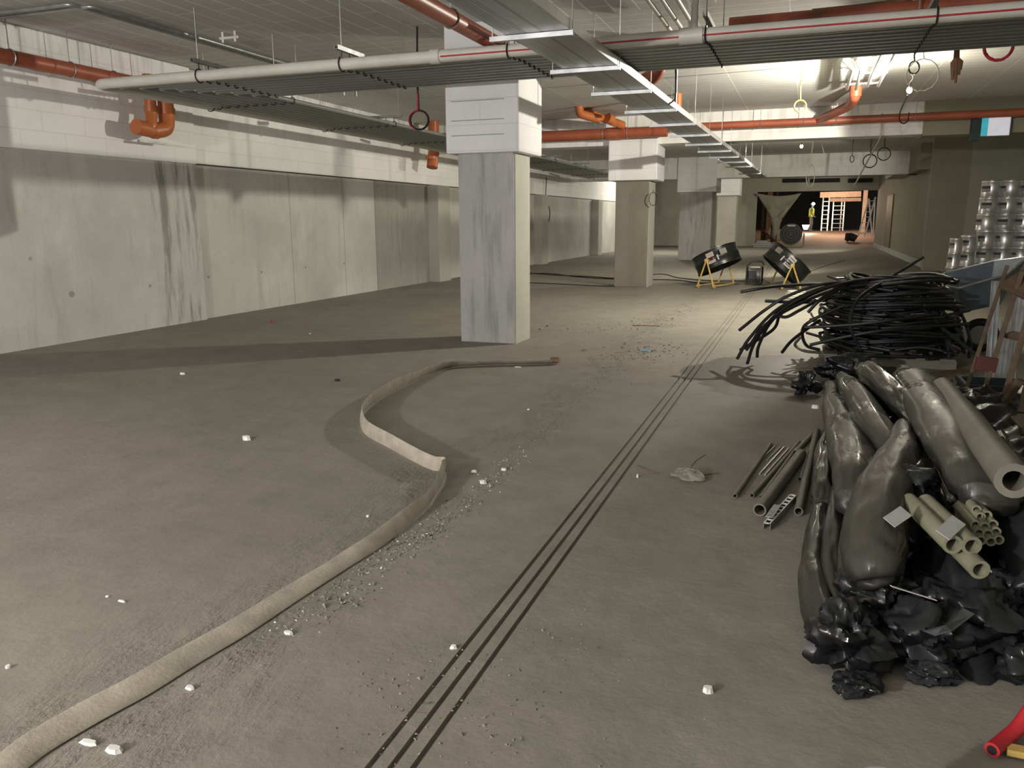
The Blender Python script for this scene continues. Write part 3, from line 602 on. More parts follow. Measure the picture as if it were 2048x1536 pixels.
# ------------------------------------------------------------------ drum fans, cable reel
def drum_fan(name_label, c, tilt, pivot_h, yaw, R=.50, D=.40):
    t = thing('drum_fan', (c.x, c.y, 0), name_label, 'fan'); cc = Vector((c.x, c.y, pivot_h))
    yq = Matrix.Rotation(yaw, 3, 'Z'); ax = yq @ Vector((math.sin(tilt), 0, math.cos(tilt))); py = yq @ Vector((0, 1, 0)); px_ = py.cross(ax)
    def ring(r, h): return [cc+ax*h+(px_*math.cos(a)+py*math.sin(a))*r for a in [2*PI*k/36 for k in range(36)]]
    prof = [(R-.02, -D/2), (R+.015, -D/2), (R+.015, -D/2+.02), (R, -D/2+.03), (R, -.04), (R+.01, -.03), (R+.01, .03), (R, .04), (R, D/2-.03), (R+.015, D/2-.02), (R+.015, D/2), (R-.02, D/2)]
    m = MB(); v = []
    for r, h in prof: v += ring(r, h)
    k = len(prof); m.add(v, [[i*36+j, i*36+(j+1) % 36, ((i+1) % k)*36+(j+1) % 36, ((i+1) % k)*36+j] for i in range(k) for j in range(36)])
    dr = m.build('drum', 'fan', t, smooth=True)
    for s in (-1, 1):
        m = MB()
        for r in (.1, .18, .26, .34, .42, .48): m.tube(ring(r, s*(D/2-.015)), .004, 4, closed=True)
        for j in range(6): d = px_*math.cos(j*PI/6)+py*math.sin(j*PI/6); m.tube([cc+ax*s*(D/2-.015)-d*R*.98, cc+ax*s*(D/2-.015)+d*R*.98], .004, 4)
        m.build('grille', 'cable', dr)
    mo = MB().tube([cc-ax*.14, cc+ax*.1], .09, 16).build('motor', 'fan', t, smooth=True)
    for j in range(5):
        a = j*2*PI/5; d = px_*math.cos(a)+py*math.sin(a); e = ax.cross(d)
        q = [cc+d*.08+e*.03+ax*.02, cc+d*.08-e*.03-ax*.02, cc+d*.44-e*.10-ax*.03, cc+d*.44+e*.10+ax*.03]
        q2 = [x+ax*.006 for x in q]; MB().add(q+q2, [[0, 1, 2, 3], [7, 6, 5, 4], [0, 4, 5, 1], [1, 5, 6, 2], [2, 6, 7, 3], [3, 7, 4, 0]]).build('blade', 'galv', mo)
    # label and small plates on the side of the drum facing the camera
    def plate(nm, ang, h, w_, hh, mat, rr=.006, par=None):
        a = ang; v = []
        for dz, rad in ((0, R+.002), (rr, R+.002+rr)):
            for sa, sh in ((-1, -1), (1, -1), (1, 1), (-1, 1)):
                b = a+sa*w_/R/2; v.append(cc+ax*(h+sh*hh/2)+(px_*math.cos(b)+py*math.sin(b))*rad)
        return MB().add(v, [[0, 1, 2, 3], [7, 6, 5, 4], [0, 4, 5, 1], [1, 5, 6, 2], [2, 6, 7, 3], [3, 7, 4, 0]]).build(nm, mat, par or dr)
    lp = plate('label_plate', -PI/2+.18 if tilt < 0 else -PI/2-.15, .02, .17, .24, 'paper')
    for j in range(4): plate('label_print', (-PI/2+.18 if tilt < 0 else -PI/2-.15), .02-.08+j*.052, .13, .022, 'inkr' if tilt < 0 else 'ink', .009, t if False else dr)
    plate('switch_box', -PI/2+.75 if tilt < 0 else -PI/2-.85, .06, .14, .12, 'pipeg', .05)
    plate('clip_plate', -PI/2+.48 if tilt < 0 else -PI/2-.5, -.02, .03, .12, 'tinl', .012)
    # stand: an A frame each side of the drum
    for s in (-1, 1):
        p = cc+py*s*(R+.05); fx = yq @ Vector((1, 0, 0)); m = MB()
        for d in (-1, 1): m.tube([p+Vector((0, 0, .02)), Vector((p.x, p.y, .05))+fx*d*.19], .019, 8)
        m.disc(p, py, .045, .03, 12); m.build('side_frame', 'yel', t, smooth=True)
    m = MB(); fx = yq @ Vector((1, 0, 0))
    for d in (-1, 1): m.tube([Vector((cc.x, cc.y, .05))+fx*d*.19-py*(R+.05), Vector((cc.x, cc.y, .05))+fx*d*.19+py*(R+.05)], .018, 8)
    m.build('base_rail', 'yel', t, smooth=True)
    for s in (-1, 1): MB().disc(Vector((cc.x, cc.y, .045))+fx*s*.19-py*(R+.02), fx, .045, .04, 14).build('wheel', 'yel', t, smooth=True)
    return t
f1 = at(1434, 574, z=0); drum_fan('black drum fan on a yellow stand, left of the cable reel, tilted to the left', Vector((at(1434, 517, y=18.8).x, 18.8, 0)), -math.radians(25), at(1434, 519, y=18.8).z, -.32)
drum_fan('black drum fan on a yellow stand, right of the cable reel, tilted to the right', Vector((at(1573, 528, y=18.9).x, 18.9, 0)), math.radians(42), at(1573, 528, y=18.9).z, .25)
# third fan at the opening, seen from the front
c = at(1582, 492, z=0); c.y = 46.5; c.x = at(1582, 470, y=46.5).x
t = thing('floor_fan', (c.x, c.y, 0), 'black floor fan in a pale tube frame, standing at the far opening', 'fan')
MB().tube([(c.x, c.y-.25, .72), (c.x, c.y+.25, .72)], .56, 24).build('drum', 'fan', t, smooth=True)
m = MB()
for r in (.15, .3, .45, .57): m.torus((c.x, c.y-.27, .72), (0, 1, 0), r, .012, 24, 4)
m.build('grille', 'cable', t)
MB().tube(corner([(c.x-.66, c.y-.1, .75), (c.x-.66, c.y-.1, .04), (c.x+.66, c.y-.1, .04), (c.x+.66, c.y-.1, .75)], .15), .045, 8).build('tube_frame', 'pipey', t, smooth=True)
MB().box(c.x-.2, c.x+.2, c.y-.3, c.y-.26, 1.12, 1.2).build('bright_plate', 'paper', t)
# reel
c = at(1508, 569, z=0); t = thing('cable_reel', (c.x, c.y, 0), 'small grey cable reel in a black tube frame between the two drum fans', 'cable reel')
dr_ = MB().tube([(c.x-.13, c.y, .23), (c.x+.13, c.y+.02, .23)], .19, 24).build('drum', 'galv', t, smooth=True)
for s in (-1, 1): MB().disc((c.x+s*.12, c.y+s*.01, .23), (1, .05, 0), .205, .012, 24).build('flange', 'pipeg', dr_, smooth=True)
m = MB()
for s in (-1, 1): m.tube(corner([(c.x+s*.17, c.y-.21, .44), (c.x+s*.17, c.y-.21, .02), (c.x+s*.17, c.y+.2, .02), (c.x+s*.17, c.y+.2, .40)], .04), .013, 8)
m.tube([(c.x-.17, c.y-.21, .03), (c.x+.17, c.y-.21, .03)], .013, 8); m.tube(corner([(c.x-.17, c.y-.21, .02), (c.x-.17, c.y-.21, .44), (c.x-.06, c.y-.1, .54), (c.x+.17, c.y-.1, .54), (c.x+.2, c.y-.1, .46)], .05), .016, 8)
m.build('tube_frame', 'cable', t, smooth=True)
MB().box(c.x-.13, c.x+.05, c.y-.225, c.y-.20, .13, .33).build('socket_panel', 'fan', dr_, bevel=.01)
def fcable(label, pts, r=.011, mat='cable'):
    P = smoothpath([at(a, b, z=r) for a, b in pts], 6); return tag(MB().tube(P, r, 6).build('floor_cable', mat, smooth=True), label, 'cable')
fcable('black cable on the floor from the near column to the fans, the rear one', [(1050, 545), (1110, 550), (1180, 553), (1240, 556), (1320, 548), (1360, 556), (1420, 561), (1490, 562)])
fcable('black cable on the floor from the near column to the fans, the front one', [(1050, 547), (1100, 547), (1150, 553), (1228, 558), (1350, 560), (1400, 566), (1480, 568)])
fcable('thin cable at the foot of the brown-shaded column', [(1050, 565), (1120, 568), (1200, 572), (1230, 573)], .009)
fcable('cable curling on the floor behind the reel', [(1525, 555), (1535, 565), (1560, 565), (1600, 552), (1640, 535), (1690, 520)], .009, 'brown')

# ------------------------------------------------------------------ heap of black hose lengths
HC = Vector((.86, 9.45, 0))
t = thing('wooden_pallet', (HC.x, HC.y, 0), 'low pale pallet under the heap of black hoses', 'pallet')
for dy in (-.42, 0, .42): MB().box(HC.x-.62, HC.x+.62, HC.y+dy-.05, HC.y+dy+.05, 0, .09).build('bearer', 'pipeg', t)
for k in range(6): MB().box(HC.x-.64+k*.22, HC.x-.64+k*.22+.14, HC.y-.52, HC.y+.52, .09, .11).build('board', 'pipeg', t)
rnd = random.Random(3)
def hose_piece(P, r, label, group='cut lengths of black hose in the heap'):
    return tag(MB().tube(P, r, 7).build('black_hose', 'pblack', smooth=True), label, 'hose', group)
zt_ = .125; k = 0
while zt_ < .90:
    for j in range(4):
        a0 = rnd.uniform(0, 2*PI); span = rnd.uniform(1.4, 4.2); lev = (zt_-.1)/.8
        R = rnd.uniform(.42, .70)*(1.0 if lev < .7 else 1.0-(lev-.7)*.9); fl = rnd.uniform(-.10, .16); P = []
        for i in range(19):
            u = i/18; a = a0+span*u; rr = R*(1+fl*(2*u-1)**2)
            P.append(Vector((HC.x+math.cos(a)*rr*1.02, HC.y+math.sin(a)*rr*.85, zt_+rnd.uniform(-.002, .002)+.035*math.sin(a*2+a0)*(1 if lev > .1 else .2))))
        d0 = (P[0]-P[1]).normalized(); d1 = (P[-1]-P[-2]).normalized(); q0 = P[0]+d0*rnd.uniform(.05, .25); q1 = P[-1]+d1*rnd.uniform(.05, .25)
        P = [q0]+P+[q1]
        hose_piece(P, rnd.uniform(.015, .019), 'cut length of black hose coiled in the body of the heap', 'coiled black hoses in the heap'); k += 1
    zt_ += .029
def pxhose(pts, label, r=.017, group=None):
    return hose_piece(smoothpath([at(a, b, y=y) for a, b, y in pts], 7), r, label, group)
spL = [[(1860, 575, 9.6), (1760, 562, 9.2), (1660, 572, 8.9), (1560, 615, 8.7), (1500, 675, 8.6), (1474, 718, 8.6)],
 [(1840, 568, 9.4), (1740, 558, 9.1), (1640, 580, 8.8), (1560, 622, 8.7), (1512, 680, 8.6), (1494, 728, 8.5)],
 [(1820, 580, 9.7), (1700, 565, 9.2), (1600, 600, 8.9), (1545, 640, 8.8), (1518, 690, 8.7), (1514, 715, 8.7)],
 [(1800, 572, 9.3), (1680, 578, 9.0), (1590, 612, 8.8), (1530, 650, 8.6), (1500, 690, 8.5), (1492, 700, 8.5)],
 [(1780, 566, 9.2), (1660, 566, 8.9), (1580, 590, 8.8), (1530, 620, 8.8), (1478, 661, 8.7)],
 [(1760, 560, 9.6), (1650, 575, 9.3), (1590, 610, 9.0), (1560, 630, 8.9), (1545, 660, 8.9), (1480, 700, 8.7)],
 [(1700, 572, 9.3), (1640, 568, 9.2), (1560, 572, 9.1), (1520, 577, 9.0), (1481, 584, 9.0)],
 [(1700, 590, 9.0), (1640, 600, 8.9), (1600, 620, 8.7), (1572, 634, 8.7), (1550, 628, 8.7)],
 [(1640, 640, 8.9), (1600, 668, 8.7), (1580, 685, 8.6), (1564, 705, 8.5)],
 [(1650, 600, 8.9), (1600, 605, 8.9), (1530, 602, 8.9)],
 [(1690, 610, 8.8), (1625, 640, 8.75), (1605, 660, 8.8), (1612, 690, 8.8), (1640, 700, 8.8)]]
wl = ['sweeping farthest left and down to the floor', 'arching left with its cut end lowest on the floor', 'arching left, third of the left sprays', 'bending left close above the stained and shaded patch', 'ending in mid air above the slots', 'crossing the other left sprays', 'nearly level, poking left towards the slots', 'with a short loop at the left flank', 'poking out low at the left flank', 'short and level at the left flank', 'looped tight at the left flank']
for P, l in zip(spL, wl): pxhose(P, 'black hose '+l)
spR = [[(1640, 600, 8.9), (1720, 560, 9.1), (1800, 556, 9.3), (1870, 580, 9.4), (1920, 625, 9.4), (1940, 680, 9.3), (1938, 716, 9.2)],
 [(1700, 572, 9.0), (1780, 568, 9.1), (1850, 590, 9.2), (1900, 640, 9.2), (1926, 680, 9.2), (1928, 706, 9.1)],
 [(1760, 570, 9.2), (1830, 580, 9.2), (1870, 620, 9.2), (1890, 665, 9.1), (1898, 718, 9.0)],
 [(1740, 590, 9.0), (1830, 600, 9.1), (1880, 650, 9.1), (1900, 690, 9.0), (1911, 712, 9.0)],
 [(1780, 600, 8.9), (1840, 615, 9.0), (1890, 660, 9.0), (1950, 708, 8.9)],
 [(1800, 560, 9.5), (1850, 575, 9.5), (1905, 615, 9.5), (1920, 660, 9.4), (1922, 690, 9.4)],
 [(1700, 575, 9.6), (1745, 572, 9.6), (1795, 545, 9.7), (1847, 514, 9.8)],
 [(1780, 668, 8.9), (1840, 675, 9.0), (1884, 678, 9.1)],
 [(1790, 700, 8.8), (1840, 695, 8.8), (1886, 702, 8.8)],
 [(1770, 625, 8.8), (1820, 640, 8.9), (1880, 640, 9.1), (1850, 665, 9.0)],
 [(1700, 548, 9.5), (1720, 556, 9.3), (1760, 566, 9.1)],
 [(1620, 690, 8.7), (1700, 672, 8.6), (1780, 660, 8.6), (1860, 655, 8.8)],
 [(1610, 655, 8.7), (1700, 650, 8.6), (1790, 640, 8.6), (1870, 628, 8.9)],
 [(1720, 700, 8.6), (1700, 650, 8.6), (1715, 600, 8.7), (1760, 568, 9.0), (1790, 562, 9.2)],
 [(1616, 625, 8.7), (1640, 600, 8.7), (1680, 572, 8.9), (1720, 560, 9.1), (1770, 556, 9.3)]]
wr = ['arching over the right flank, outermost', 'arching right inside the outermost one', 'dropping steeply at the right flank', 'bending right beside the steep one', 'running out to the timber frame', 'dropping behind the right sprays', 'sticking straight up to the right, highest of all', 'poking out level at the right flank', 'poking out lowest at the right flank', 'hooked back at the right flank', 'short, on the crown of the heap', 'laid across the lower front of the heap', 'laid across the middle front of the heap', 'looping upright over the front of the heap', 'curling over the left shoulder of the heap']
for P, l in zip(spR, wr): pxhose(P, 'black hose '+l)
cable('beige flexible tube curling at the left foot of the hose heap', [(1640, 705, 8.9), (1610, 702, 8.8), (1590, 690, 8.8), (1600, 675, 8.9)], .016, 'pipeg', 'beige_tube', 'tube')
t = thing('coiled_tube', at(1585, 600, z=0), 'small pale coil of tube on the floor behind the hose heap', 'tube')
c = at(1592, 596, z=0)
for k in range(4): MB().torus((c.x, c.y, .02+.035*k), (0, 0, 1), .22-.02*k, .016, 20, 6).build('turn', 'wcable', t, smooth=True)

# ------------------------------------------------------------------ film-wrapped bundles
def fr(seed, p, s=1.0): return noise.noise(Vector((p.x*s+seed*7.1, p.y*s-seed*3.3, p.z*s+seed)))
def sleeve(label, pts, mat='sleeve2', seed=1, wr=.12, squash=.85, tail=None, seg=40, name='wrapped_bundle', pleat=.5):
    "pts: (px, py, z of the centre, radius)"
    C0 = smoothpath([at(a, b, z=z) for a, b, z, r in pts], 12); m = len(C0); k = len(pts)-1
    rs = [p[3] for p in pts]; R = []
    for i in range(m):
        u = i/(m-1)*k; j = min(int(u), k-1); w_ = u-j; w_ = w_*w_*(3-2*w_); R.append(rs[j]*(1-w_)+rs[j+1]*w_)
    Cn = [C0[0]]+C0+[C0[-1]]; R = [R[0]*.25]+R+[R[-1]*.3]
    def disp(i, kk, p):
        a = 2*PI*kk/seg; q = Vector((math.cos(a)*1.1, math.sin(a)*1.1, i*.17+seed*5)); 
        q = Vector((math.cos(a)*1.3, math.sin(a)*1.3, i*.07+seed*5)); f = noise.fractal(q, 1.0, 2.0, 2)
        b2 = 1-abs(noise.noise(Vector((math.cos(a)*2.2+seed, math.sin(a)*2.2, i*.05+.35*math.sin(a*2+seed)))))*2.4
        b3 = 1-abs(noise.noise(Vector((math.cos(a)*4.5-seed, math.sin(a)*4.5, i*.11))))*2.4
        d_ = noise.voronoi(Vector((math.cos(a)*1.5+seed*2, math.sin(a)*1.5, i*.13+.3*math.sin(a+i*.1))))[0]
        return 1+wr*f*.9+wr*.6*b2*pleat+wr*.15*b3-wr*1.0*((d_[1]-d_[0])-.25)
    o = MB().tube(Cn, R, seg, True, squash, disp)
    low = min(v[2] for v in o.v)
    if low < .003: o.v = [(x, y, max(z, .003+.0005*((i*7) % 5))) for i, (x, y, z) in enumerate(o.v)]
    ob = o.build(name, mat, smooth='all'); tag(ob, label, 'wrapped bundle'); return ob
def crumple(label, px, py, z, sx, sy, sz, seed, mat='crump', name='crumpled_film', cat='plastic film', amp=.65, fine=26, rot=0):
    "a gathered, sharply folded lump of film"
    c = at(px, py, z=z); m = MB(); nv = int(fine*1.3); nu = nv*2; an = Vector((1.0, .5+.4*math.sin(seed), .9))
    def creases(q, f):
        d = noise.voronoi(Vector((q.x*an.x, q.y*an.y, q.z*an.z))*f)[0]; return d[1]-d[0]
    for i in range(nv+1):
        th = PI*i/nv
        for j in range(nu):
            ph = 2*PI*j/nu; d = Vector((math.sin(th)*math.cos(ph), math.sin(th)*math.sin(ph), math.cos(th)))
            q = d*1.1+Vector((seed*3.7, seed*1.3, -seed)); q += noise.noise_vector(q*1.5)*.25
            r = 1.1+amp*.9*noise.noise(q*1.2)-amp*.85*creases(q, 1.7)-amp*.30*creases(q, 3.9)
            x, y, zz = d.x*r*sx, d.y*r*sy, d.z*r*sz
            cr, sr = math.cos(rot), math.sin(rot)
            m.v.append((c.x+x*cr-y*sr, c.y+x*sr+y*cr, max(.003, z+zz)))
    m.f = [[i*nu+j, i*nu+(j+1) % nu, (i+1)*nu+(j+1) % nu, (i+1)*nu+j] for i in range(nv) for j in range(nu)]
    o = m.build(name, mat, smooth=True); tag(o, label, cat)
    return o
# the dark sheet the bundles lie on
m = MB(); NX, NY = 46, 90; x0, x1, y0, y1 = .10, 1.75, 2.98, 7.0
def edge(y): return .36+max(0, (y-4.3))*.0-.10*(y < 3.2)*(3.2-y)
for j in range(NY+1):
    y = y0+(y1-y0)*j/NY
    for i in range(NX+1):
        u = i/NX; xl = at(1650, 1100, z=0).x if False else .24; x = xl+.02*math.sin(y*5)+(x1-xl)*u
        h = .30*min(1, u*5)**.7*min(1, (1-u)*5)*min(1, (y-y0)/.9)**.8*min(1, (y1-y)/.6)
        h *= 1+.4*noise.fractal(Vector((x*3, y*3, 2)), .8, 2, 4); m.v.append((x, y+(1-j/NY)**2*(.16*math.sin(x*7+1)+.12*math.sin(x*17)+.10*max(0, x-.9)), max(.004, h)))
m.f = [[j*(NX+1)+i, j*(NX+1)+i+1, (j+1)*(NX+1)+i+1, (j+1)*(NX+1)+i] for j in range(NY) for i in range(NX)]
nb = len(m.v); m.v += [(.24, y0, 0), (x1, y0, 0), (x1, y1, 0), (.24, y1, 0)]; m.f.append([nb+3, nb+2, nb+1, nb])
tag(m.build('plastic_sheet', 'crump', smooth=True), 'dark crumpled plastic sheet spread under the wrapped bundles', 'plastic sheet')
sleeve('grey film-wrapped bundle at the left edge of the pile, its lower end on the floor', [(1642, 1015, .09, .05), (1634, 1095, .09, .065), (1630, 1175, .08, .07), (1652, 1250, .08, .075), (1690, 1300, .08, .06)], 'sleeve', 2, .16)
sleeve('short creased wrapped roll at the left edge beside the loose pipes', [(1660, 862, .13, .045), (1655, 920, .13, .085), (1652, 985, .12, .08), (1646, 1020, .10, .055)], 'sleeve', 12, .22)
sleeve('narrow wrapped roll third from the left at the front', [(1700, 1040, .20, .03), (1696, 1120, .17, .045), (1706, 1200, .13, .05), (1745, 1262, .09, .045)], 'sleeve', 13, .15)
sleeve('narrow dark wrapped roll second from the left at the front', [(1676, 985, .18, .04), (1668, 1080, .16, .05), (1672, 1180, .12, .05), (1712, 1268, .09, .045)], 'sleeve', 3, .15)
sleeve('shiny wrapped roll starting at the far left corner of the pile', [(1660, 772, .2, .05), (1680, 830, .27, .10), (1704, 900, .31, .115), (1716, 960, .32, .11), (1706, 1010, .29, .08)], 'sleeve2', 4, .13)
sleeve('rounded grey wrapped roll with a blunt far end, left of the pile crest', [(1685, 757, .32, .055), (1712, 790, .36, .10), (1745, 845, .38, .105), (1785, 905, .36, .09), (1790, 945, .30, .06)], 'sleeve2', 5, .09)
sleeve('wrapped roll whose film twists into a thin shiny tail, in the middle of the pile', [(1722, 738, .44, .05), (1752, 760, .46, .10), (1795, 800, .46, .085), (1820, 835, .46, .045), (1850, 880, .46, .035), (1878, 940, .45, .022), (1902, 1000, .44, .018)], 'sleeve', 6, .2)
sleeve('broad grey wrapped bundle down the middle, ending in the gathered bluish knot', [(1806, 836, .40, .03), (1806, 885, .41, .085), (1792, 945, .40, .125), (1764, 1010, .37, .135), (1748, 1080, .34, .13), (1748, 1140, .30, .11), (1752, 1166, .27, .07)], 'sleeve2', 7, .10)
sleeve('short dark wrapped roll ending at the fan-folded opening', [(1850, 905, .36, .05), (1842, 945, .38, .09), (1826, 985, .38, .105)], 'sleeve', 14, .14)
sleeve('big smooth grey wrapped roll on the right of the pile', [(1812, 742, .42, .07), (1845, 775, .46, .17), (1890, 835, .50, .185), (1932, 900, .51, .175), (1964, 960, .50, .145), (1976, 1000, .48, .10)], 'sleeve2', 8, .05, squash=.6)
sleeve('dark wrapped roll under the big smooth one, open over the small pipes', [(1866, 880, .34, .07), (1900, 950, .36, .10), (1932, 1005, .38, .10), (1952, 1030, .39, .08)], 'sleeve', 9, .12)
sleeve('black wrapped bundle at the right edge of the photo', [(1985, 900, .30, .08), (2025, 1000, .34, .13), (2060, 1100, .30, .14), (2080, 1200, .2, .1)], 'crump', 10, .18)
sleeve('dark wrapped roll lying low under the three olive pipes', [(1850, 1010, .2, .09), (1880, 1090, .2, .12), (1915, 1180, .17, .13), (1930, 1230, .14, .10)], 'crump', 11, .2)
crumple('gathered bluish crumpled film end in the middle of the front', 1752, 1172, .20, .12, .10, .11, 1)
crumple('crumpled black film mass at the front left corner of the pile', 1695, 1280, .10, .12, .11, .11, 2, rot=.3)
crumple('folded black film tail lowest at the front left', 1715, 1368, .03, .07, .06, .035, 3, rot=.4)
crumple('fan-folded black film opening with rolled edges in the centre', 1812, 985, .40, .12, .10, .10, 4, fine=34)
crumple('crumpled black film under the centre opening', 1830, 1075, .26, .12, .12, .11, 5)
crumple('glossy black crumpled film low in the front middle', 1850, 1270, .10, .15, .12, .10, 6)
crumple('large black crumpled film at the front right', 1945, 1235, .12, .19, .15, .13, 7, fine=34)
crumple('black film flap touching the floor at the front middle', 1862, 1345, .03, .09, .06, .035, 8)
crumple('black crumpled film at the right edge, front', 2035, 1200, .16, .12, .12, .14, 9)
crumple('black film lump at the right edge, lowest', 2060, 1330, .06, .10, .08, .07, 10)
crumple('shiny black film fold in front of the narrow roll', 1775, 1225, .10, .10, .08, .08, 12)
crumple('crumpled black film patch beside the small pipe ends', 2040, 1105, .22, .12, .14, .13, 13)
t_ = crumple('small upright black film tail at the far left corner of the pile', 1612, 768, .09, .11, .09, .10, 11, amp=.8)
crumple('black crumpled film neck behind the pile under the hose heap', 1690, 735, .14, .22, .10, .12, 14)
tag(MB().beam(at(1782, 1172, z=.30), at(1872, 1200, z=.24), .012, .002).build('white_strap', 'chip'), 'thin white strap across the crumpled film in front', 'strap')
tag(MB().beam(at(1702, 1183, z=.25), at(1760, 1200, z=.2), .006, .002).build('white_strap', 'pipeg'), 'short pale strap left of the bluish gathered film', 'strap')
# pale folded flap
c = at(1880, 1255, z=.24); tag(MB().add([at(1845, 1262, z=.24), at(1870, 1272, z=.22), at(1905, 1262, z=.22), at(1950, 1228, z=.24), at(1925, 1215, z=.27), at(1890, 1250, z=.26),
    at(1845, 1262, z=.236), at(1870, 1272, z=.216), at(1905, 1262, z=.216), at(1950, 1228, z=.236), at(1925, 1215, z=.266), at(1890, 1250, z=.256)],
    [[0, 1, 2, 5], [2, 3, 4, 5], [11, 8, 7, 6], [11, 10, 9, 8], [0, 6, 7, 1], [1, 7, 8, 2], [2, 8, 9, 3], [3, 9, 10, 4], [4, 10, 11, 5], [5, 11, 6, 0]]).build('film_flap', 'flap'), 'pale grey film flap folded over the front right crumple', 'plastic film')
# pipes sticking out of the bundles
def openpipe(label, a, b, r, mat, wall=.25, name='pipe', group=None, cat='pipe'):
    o = MB().pipe(a, b, r, wall, 18).build(name, mat, smooth=True); return tag(o, label, cat, group)
openpipe('thick grey pipe along the right of the pile with its open end to the camera', at(2028, 962, z=.66), at(1885, 775, z=.56), .058, 'pipeg', .42)
HL = ['top row, left one', 'top row, right one', 'second row, left one', 'second row, middle one', 'second row, right one', 'third row, left one', 'third row, middle one', 'third row, right one', 'bottom row, left one', 'bottom row, middle one', 'bottom row, right one', 'topmost and leftmost one']
for k, (a, b) in enumerate(((1963, 1032), (1976, 1029), (1953, 1048), (1972, 1052), (1988, 1047), (1960, 1064), (1978, 1066), (1994, 1062), (1964, 1079), (1984, 1081), (2000, 1078), (1955, 1018))):
    p = at(a-2, b+2, z=.44-(b-1030)*.0012); q = p+Vector((-.05, .42, .0))
    openpipe('small pale pipe, '+HL[k]+', in the honeycomb right of the pile', p, q, .018, 'pipey', .38, 'small_pipe', 'small pale pipe ends at the right of the pile')
for k, (a, b, z, l) in enumerate(((1906, 1090, .42, 'upper left'), (1944, 1092, .42, 'upper right'), (1960, 1140, .36, 'lowest, sticking out farthest'))):
    p = at(a, b, z=z); openpipe('olive thick-walled pipe below the honeycomb, '+l+' of three', p, p+Vector((-.10, .36, .02)), .033, 'pipey', .32)
for k, (a, b, c2, d2, l) in enumerate(((1778, 1045, 1812, 1022, 'under the centre film opening'), (1885, 1070, 1918, 1040, 'left of the honeycomb of pipe ends'))):
    p, q = at(a, b, z=.46), at(c2, d2, z=.48); tag(MB().beam(p, q, .05, .003, (.2, -.5, .8)).build('paper_tag', 'paper'), 'white paper tag '+l, 'tag')
tag(MB().tube(smoothpath([at(2000, 870, z=.3), at(2020, 905, z=.34), at(2048, 945, z=.36)], 4), .03, 10).build('film_edge', 'sleeve'), 'strip of shiny dark film right of the thick grey pipe', 'plastic film')

# ------------------------------------------------------------------ loose pipes beside the pile
def floorpipe(label, a, b, r, mat='pipeg', solid=False, z=0):
    p, q = at(*a, z=r+z), at(*b, z=r+z)
    return openpipe(label, p, q, r, mat, .22) if not solid else tag(MB().tube([p, q], r, 8).build('metal_rod', mat, smooth=True), label, 'rod')
floorpipe('thin dusty pipe, leftmost of the loose ones beside the pile', (1470, 992), (1541, 888), .013)
floorpipe('thin dusty pipe, second from left of the loose ones', (1504, 991), (1598, 884), .013)
floorpipe('short thin pipe tucked left of the thick loose pipe', (1522, 994), (1592, 897), .011)
floorpipe('thick loose pipe with its open end to the camera', (1519, 1020), (1602, 908), .034)
floorpipe('brownish pipe beyond the thick loose one', (1590, 905), (1628, 864), .017)
floorpipe('longest loose pipe right beside the wrapped bundles', (1597, 1023), (1634, 862), .023)
floorpipe('short narrow pipe between the thick and the longest loose pipe', (1600, 958), (1616, 906), .010)
floorpipe('shiny metal rod among the loose pipes', (1519, 948), (1568, 894), .005, 'bright', True)
floorpipe('dull metal rod right of the shiny one', (1530, 950), (1578, 896), .005, 'galv', True)
floorpipe('short metal rod left of the shiny one', (1523, 918), (1549, 893), .005, 'galv', True)
floorpipe('short dark metal rod between the two left rods', (1534, 920), (1560, 895), .004, 'conduit', True)
floorpipe('thin pipe at the edge of the wrapped bundles', (1634, 1005), (1630, 950), .008, 'pipeg')
a, b = at(1534, 1046, z=.035), at(1586, 990, z=.035)
t = thing('perforated_strut', ((a.x+b.x)/2, (a.y+b.y)/2, 0), 'short white perforated strut with square holes beside the thick loose pipe', 'strut')
d = (b-a).normalized(); s = Vector((d.y, -d.x, 0)); L = (b-a).length
m = MB()
for k in (-1, 1): m.beam(a+s*k*.014, b+s*k*.014, .006, .003)
nh = 9
for k in range(nh+1): m.beam(a+d*(L*k/nh)-s*.011, a+d*(L*k/nh)+s*.011, .016, .003)
m.build('perforated_face', 'chip', t)
m = MB()
for k in (-1, 1): m.beam(a+s*k*.0165-Vector((0, 0, .017)), b+s*k*.0165-Vector((0, 0, .017)), .002, .034)
m.build('flanges', 'galv', t)
p, q = at(1538, 1034, z=.045), at(1555, 1010, z=.045); t = thing('product_label', (p.x, p.y, .03), 'small white printed label beside the perforated strut', 'label')
lc = MB().beam(p, q, .036, .003).build('label_card', 'paper', t)
m = MB(); d = (q-p).normalized(); s = Vector((d.y, -d.x, 0))
for k in range(5): m.beam(p+d*.02*(k+.6)-s*.013+Vector((0, 0, .002)), p+d*.02*(k+.6)+s*(.012-.004*(k % 2))+Vector((0, 0, .002)), .004, .001)
m.build('label_print', 'ink', lc)

